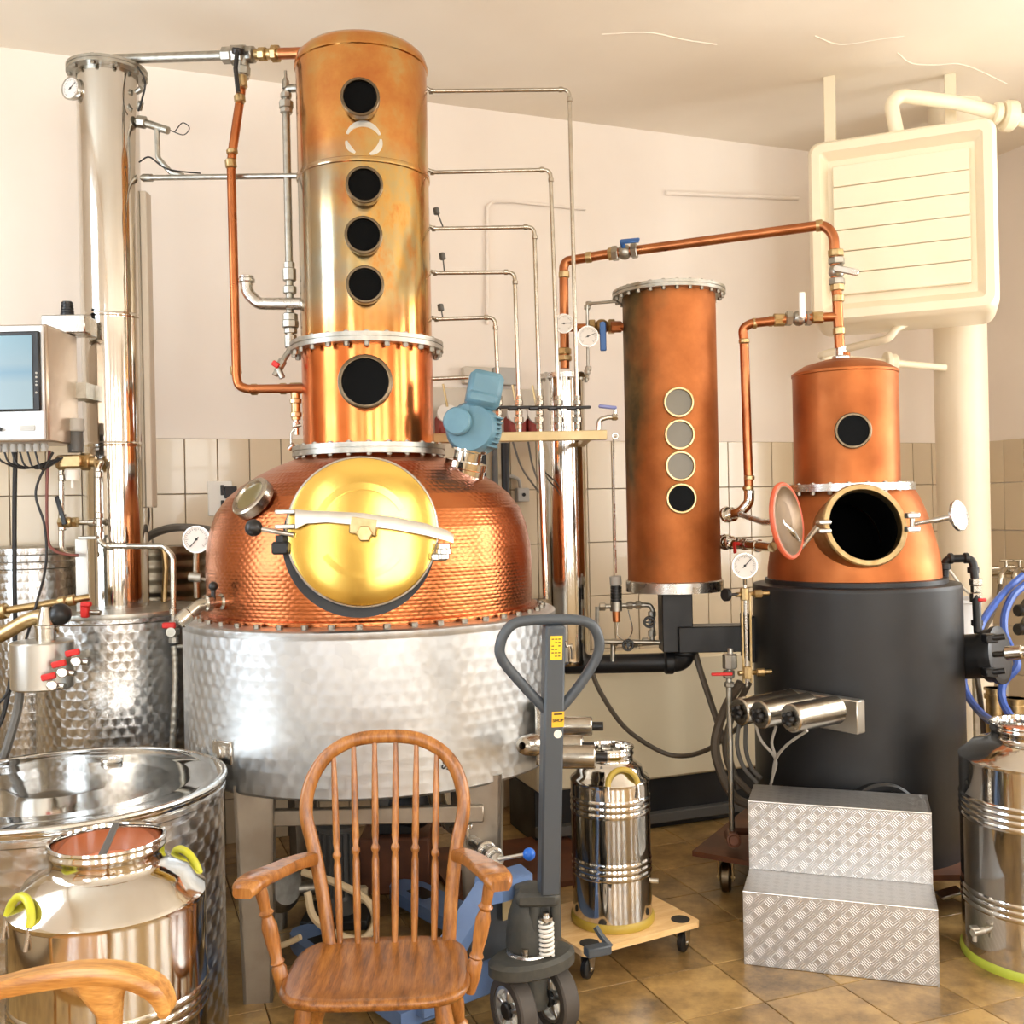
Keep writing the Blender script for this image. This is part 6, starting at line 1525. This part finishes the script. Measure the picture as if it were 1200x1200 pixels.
# ================================================================== LIGHT WOOD ARMCHAIR at the lower left corner (facing right)
ch2 = thing('wooden_armchair', (-1.05, 1.72, 0), 'light wooden armchair reaching in at the lower left corner', 'chair', local=True)
AZ = 0.69
def arm2(y):
    path = [((-0.36, y, AZ-0.005), 0.030, 0.014), ((-0.20, y, AZ-0.012), 0.028, 0.015), ((-0.02, y, AZ-0.002), 0.033, 0.019), ((0.10, y, AZ+0.020), 0.037, 0.022), ((0.20, y, AZ+0.032), 0.040, 0.022), ((0.28, y, AZ+0.026), 0.042, 0.020), ((0.338, y, AZ+0.0), 0.042, 0.021), ((0.358, y, AZ-0.035), 0.036, 0.018), ((0.35, y, AZ-0.047), 0.03, 0.012)]
    Pc = spline([p for p, _, _ in path], 5); rings = []
    for i, p in enumerate(Pc):
        u = i/(len(Pc)-1)*(len(path)-1); j = min(int(u), len(path)-2); f = u-j
        hw2 = 0.72*(path[j][1]*(1-f)+path[j+1][1]*f); ht2 = 0.8*(path[j][2]*(1-f)+path[j+1][2]*f)
        t_ = (Pc[min(i+1, len(Pc)-1)]-Pc[max(i-1, 0)]).normalized(); sd = V((0, 1, 0)); up = sd.cross(t_)*-1
        if up.z < -0.2 and i < len(Pc)*0.8: up = -up
        up = V((-t_.z, 0, t_.x))
        rings.append([p + sd*x*hw2 + up*z*ht2 for x, z in ((-1, -0.3), (-0.75, -1), (0.75, -1), (1, -0.3), (1, 0.3), (0.75, 1), (-0.75, 1), (-1, 0.3))])
    MB().loft(rings).build('arm', 'wood_light', ch2, ang=50)
    rings = []
    for (x, z, a, b) in ((0.235, 0.40, 0.020, 0.020), (0.245, 0.50, 0.019, 0.019), (0.25, 0.58, 0.020, 0.019), (0.248, 0.64, 0.026, 0.02), (0.235, 0.675, 0.042, 0.021), (0.225, 0.705, 0.06, 0.021)):
        rings.append([V((x + a*math.cos(q), y + b*math.sin(q), z)) for q in [2*PI*k/12 for k in range(12)]])
    MB().loft(rings).build('arm_post', 'wood_light', ch2, ang=60)
for y in (0.27, -0.27): arm2(y)
rings = []
for (k, z) in ((0.88, 0.395), (1.0, 0.405), (1.0, 0.43), (0.95, 0.44), (0.5, 0.432), (0.1, 0.43)):
    rings.append([V((x*k-0.03, y*k, z)) for x, y in rrect(0.58, 0.58, 0.08, 5)])
MB().loft(rings).build('seat', 'wood_light', ch2)
for (x, y) in ((0.18, 0.21), (0.18, -0.21), (-0.28, 0.21), (-0.28, -0.21)):
    turned((x*1.1, y*1.08, 0), (x, y, 0.40), 0.022, 'leg', ch2, 'wood_light')
for y in (-0.26, 0.26):
    MB().tube(spline([V((-0.30, y*0.9, 0.42)), V((-0.35, y, 0.68)), V((-0.42, y, 0.98))], 5), 0.02, 10).build('back_post', 'wood_light', ch2)
for z in (0.62, 0.76, 0.93): MB().box((-0.345-(z-0.62)*0.22, 0, z), (0.02, 0.52, 0.07), None, 0.006).build('back_slat', 'wood_light', ch2)

# ================================================================== UNDER THE STILL: pump, hoses
pu = thing('electric_pump', (-0.72, 4.05, 0), 'grey finned electric pump standing under the big still', 'pump')
c = V((-0.72, 4.05, 0))
MB().box(c + V((0, 0, 0.02)), (0.26, 0.22, 0.04), None, 0.006).build('base', 'black_iron', pu)
b_ = MB().lathe([(0, 0.04), (0.075, 0.04), (0.075, 0.10), (0.068, 0.11), (0.068, 0.36), (0.075, 0.365), (0.075, 0.38), (0.05, 0.40), (0, 0.405)], c, seg=32)
for k in range(18):
    q = 2*PI*k/18; b_.box(c + V((0.072*math.cos(q), 0.072*math.sin(q), 0.235)), (0.016, 0.004, 0.24), Matrix.Rotation(q, 3, 'Z'))
b_.build('motor', 'plastic_dark', pu)
MB().lathe([(0, -0.10), (0.085, -0.10), (0.10, -0.07), (0.10, 0.05), (0.07, 0.08), (0, 0.08)], V((-0.96, 4.0, 0.16)), V((0.8, -0.6, 0.2)), 28).cyl((-0.96, 4.0, 0.0), (-0.96, 4.0, 0.1), 0.05).cyl((-0.96, 4.0, 0.14), c + V((0, 0, 0.14)), 0.03).build('pump_head', 'galvanised', pu)
MB().box(c + V((0.10, -0.05, 0.12)), (0.05, 0.05, 0.06), None, 0.01).build('terminal_box', 'hose_beige', pu)
MB().tube(spline([W(355, 1022, 3.5), W(395, 1035, 3.45), W(430, 1055, 3.4), W(440, 1080, 3.38), W(425, 1100, 3.36), W(395, 1095, 3.36), W(368, 1075, 3.38), W(360, 1045, 3.4)], 8), 0.013, 8).build('hose', 'hose_beige', None, 'beige hose coiled around the electric pump', 'hose')
MB().tube(spline([W(300, 1070, 3.5), W(298, 1100, 3.45), W(305, 1112, 3.42), W(330, 1108, 3.38), W(352, 1098, 3.36)], 8), 0.010, 8).build('hose', 'hose_beige', None, 'short beige hose end near the left still leg', 'hose')
t = thing('agitator_drive', (BX+0.02, 4.45, 0), 'dark round drive unit on a box under the big still', 'motor')
MB().box((BX+0.02, 4.45, 0.12), (0.30, 0.30, 0.24), None, 0.01).build('plinth', 'rust_plate', t)
MB().lathe([(0, -0.12), (0.085, -0.12), (0.10, -0.10), (0.10, 0.06), (0.085, 0.08), (0.05, 0.10), (0, 0.10)], (BX+0.08, 4.40, 0.36), V((1, -0.5, 0)), 28).box((BX+0.02, 4.42, 0.27), (0.16, 0.14, 0.07), None, 0.01).build('motor', 'black_iron', t)
MB().cyl((BX-0.03, 4.38, 0.34), (BX-0.03, 4.38, 0.56), 0.055, seg=24).build('gear_housing', 'plastic_dark', t)
MB().prism(rrect(0.70, 0.62, 0.01, 2), 0.0, 0.022, Matrix.Translation((BX+0.52, 4.62, 0)) @ Matrix.Rotation(0.3, 4, 'Z')).build('floor_shade', 'rust_plate', None, 'flat brown sheet imitating shaded floor under the big still', 'board')  # no real board: brown sheet paints the shaded floor here
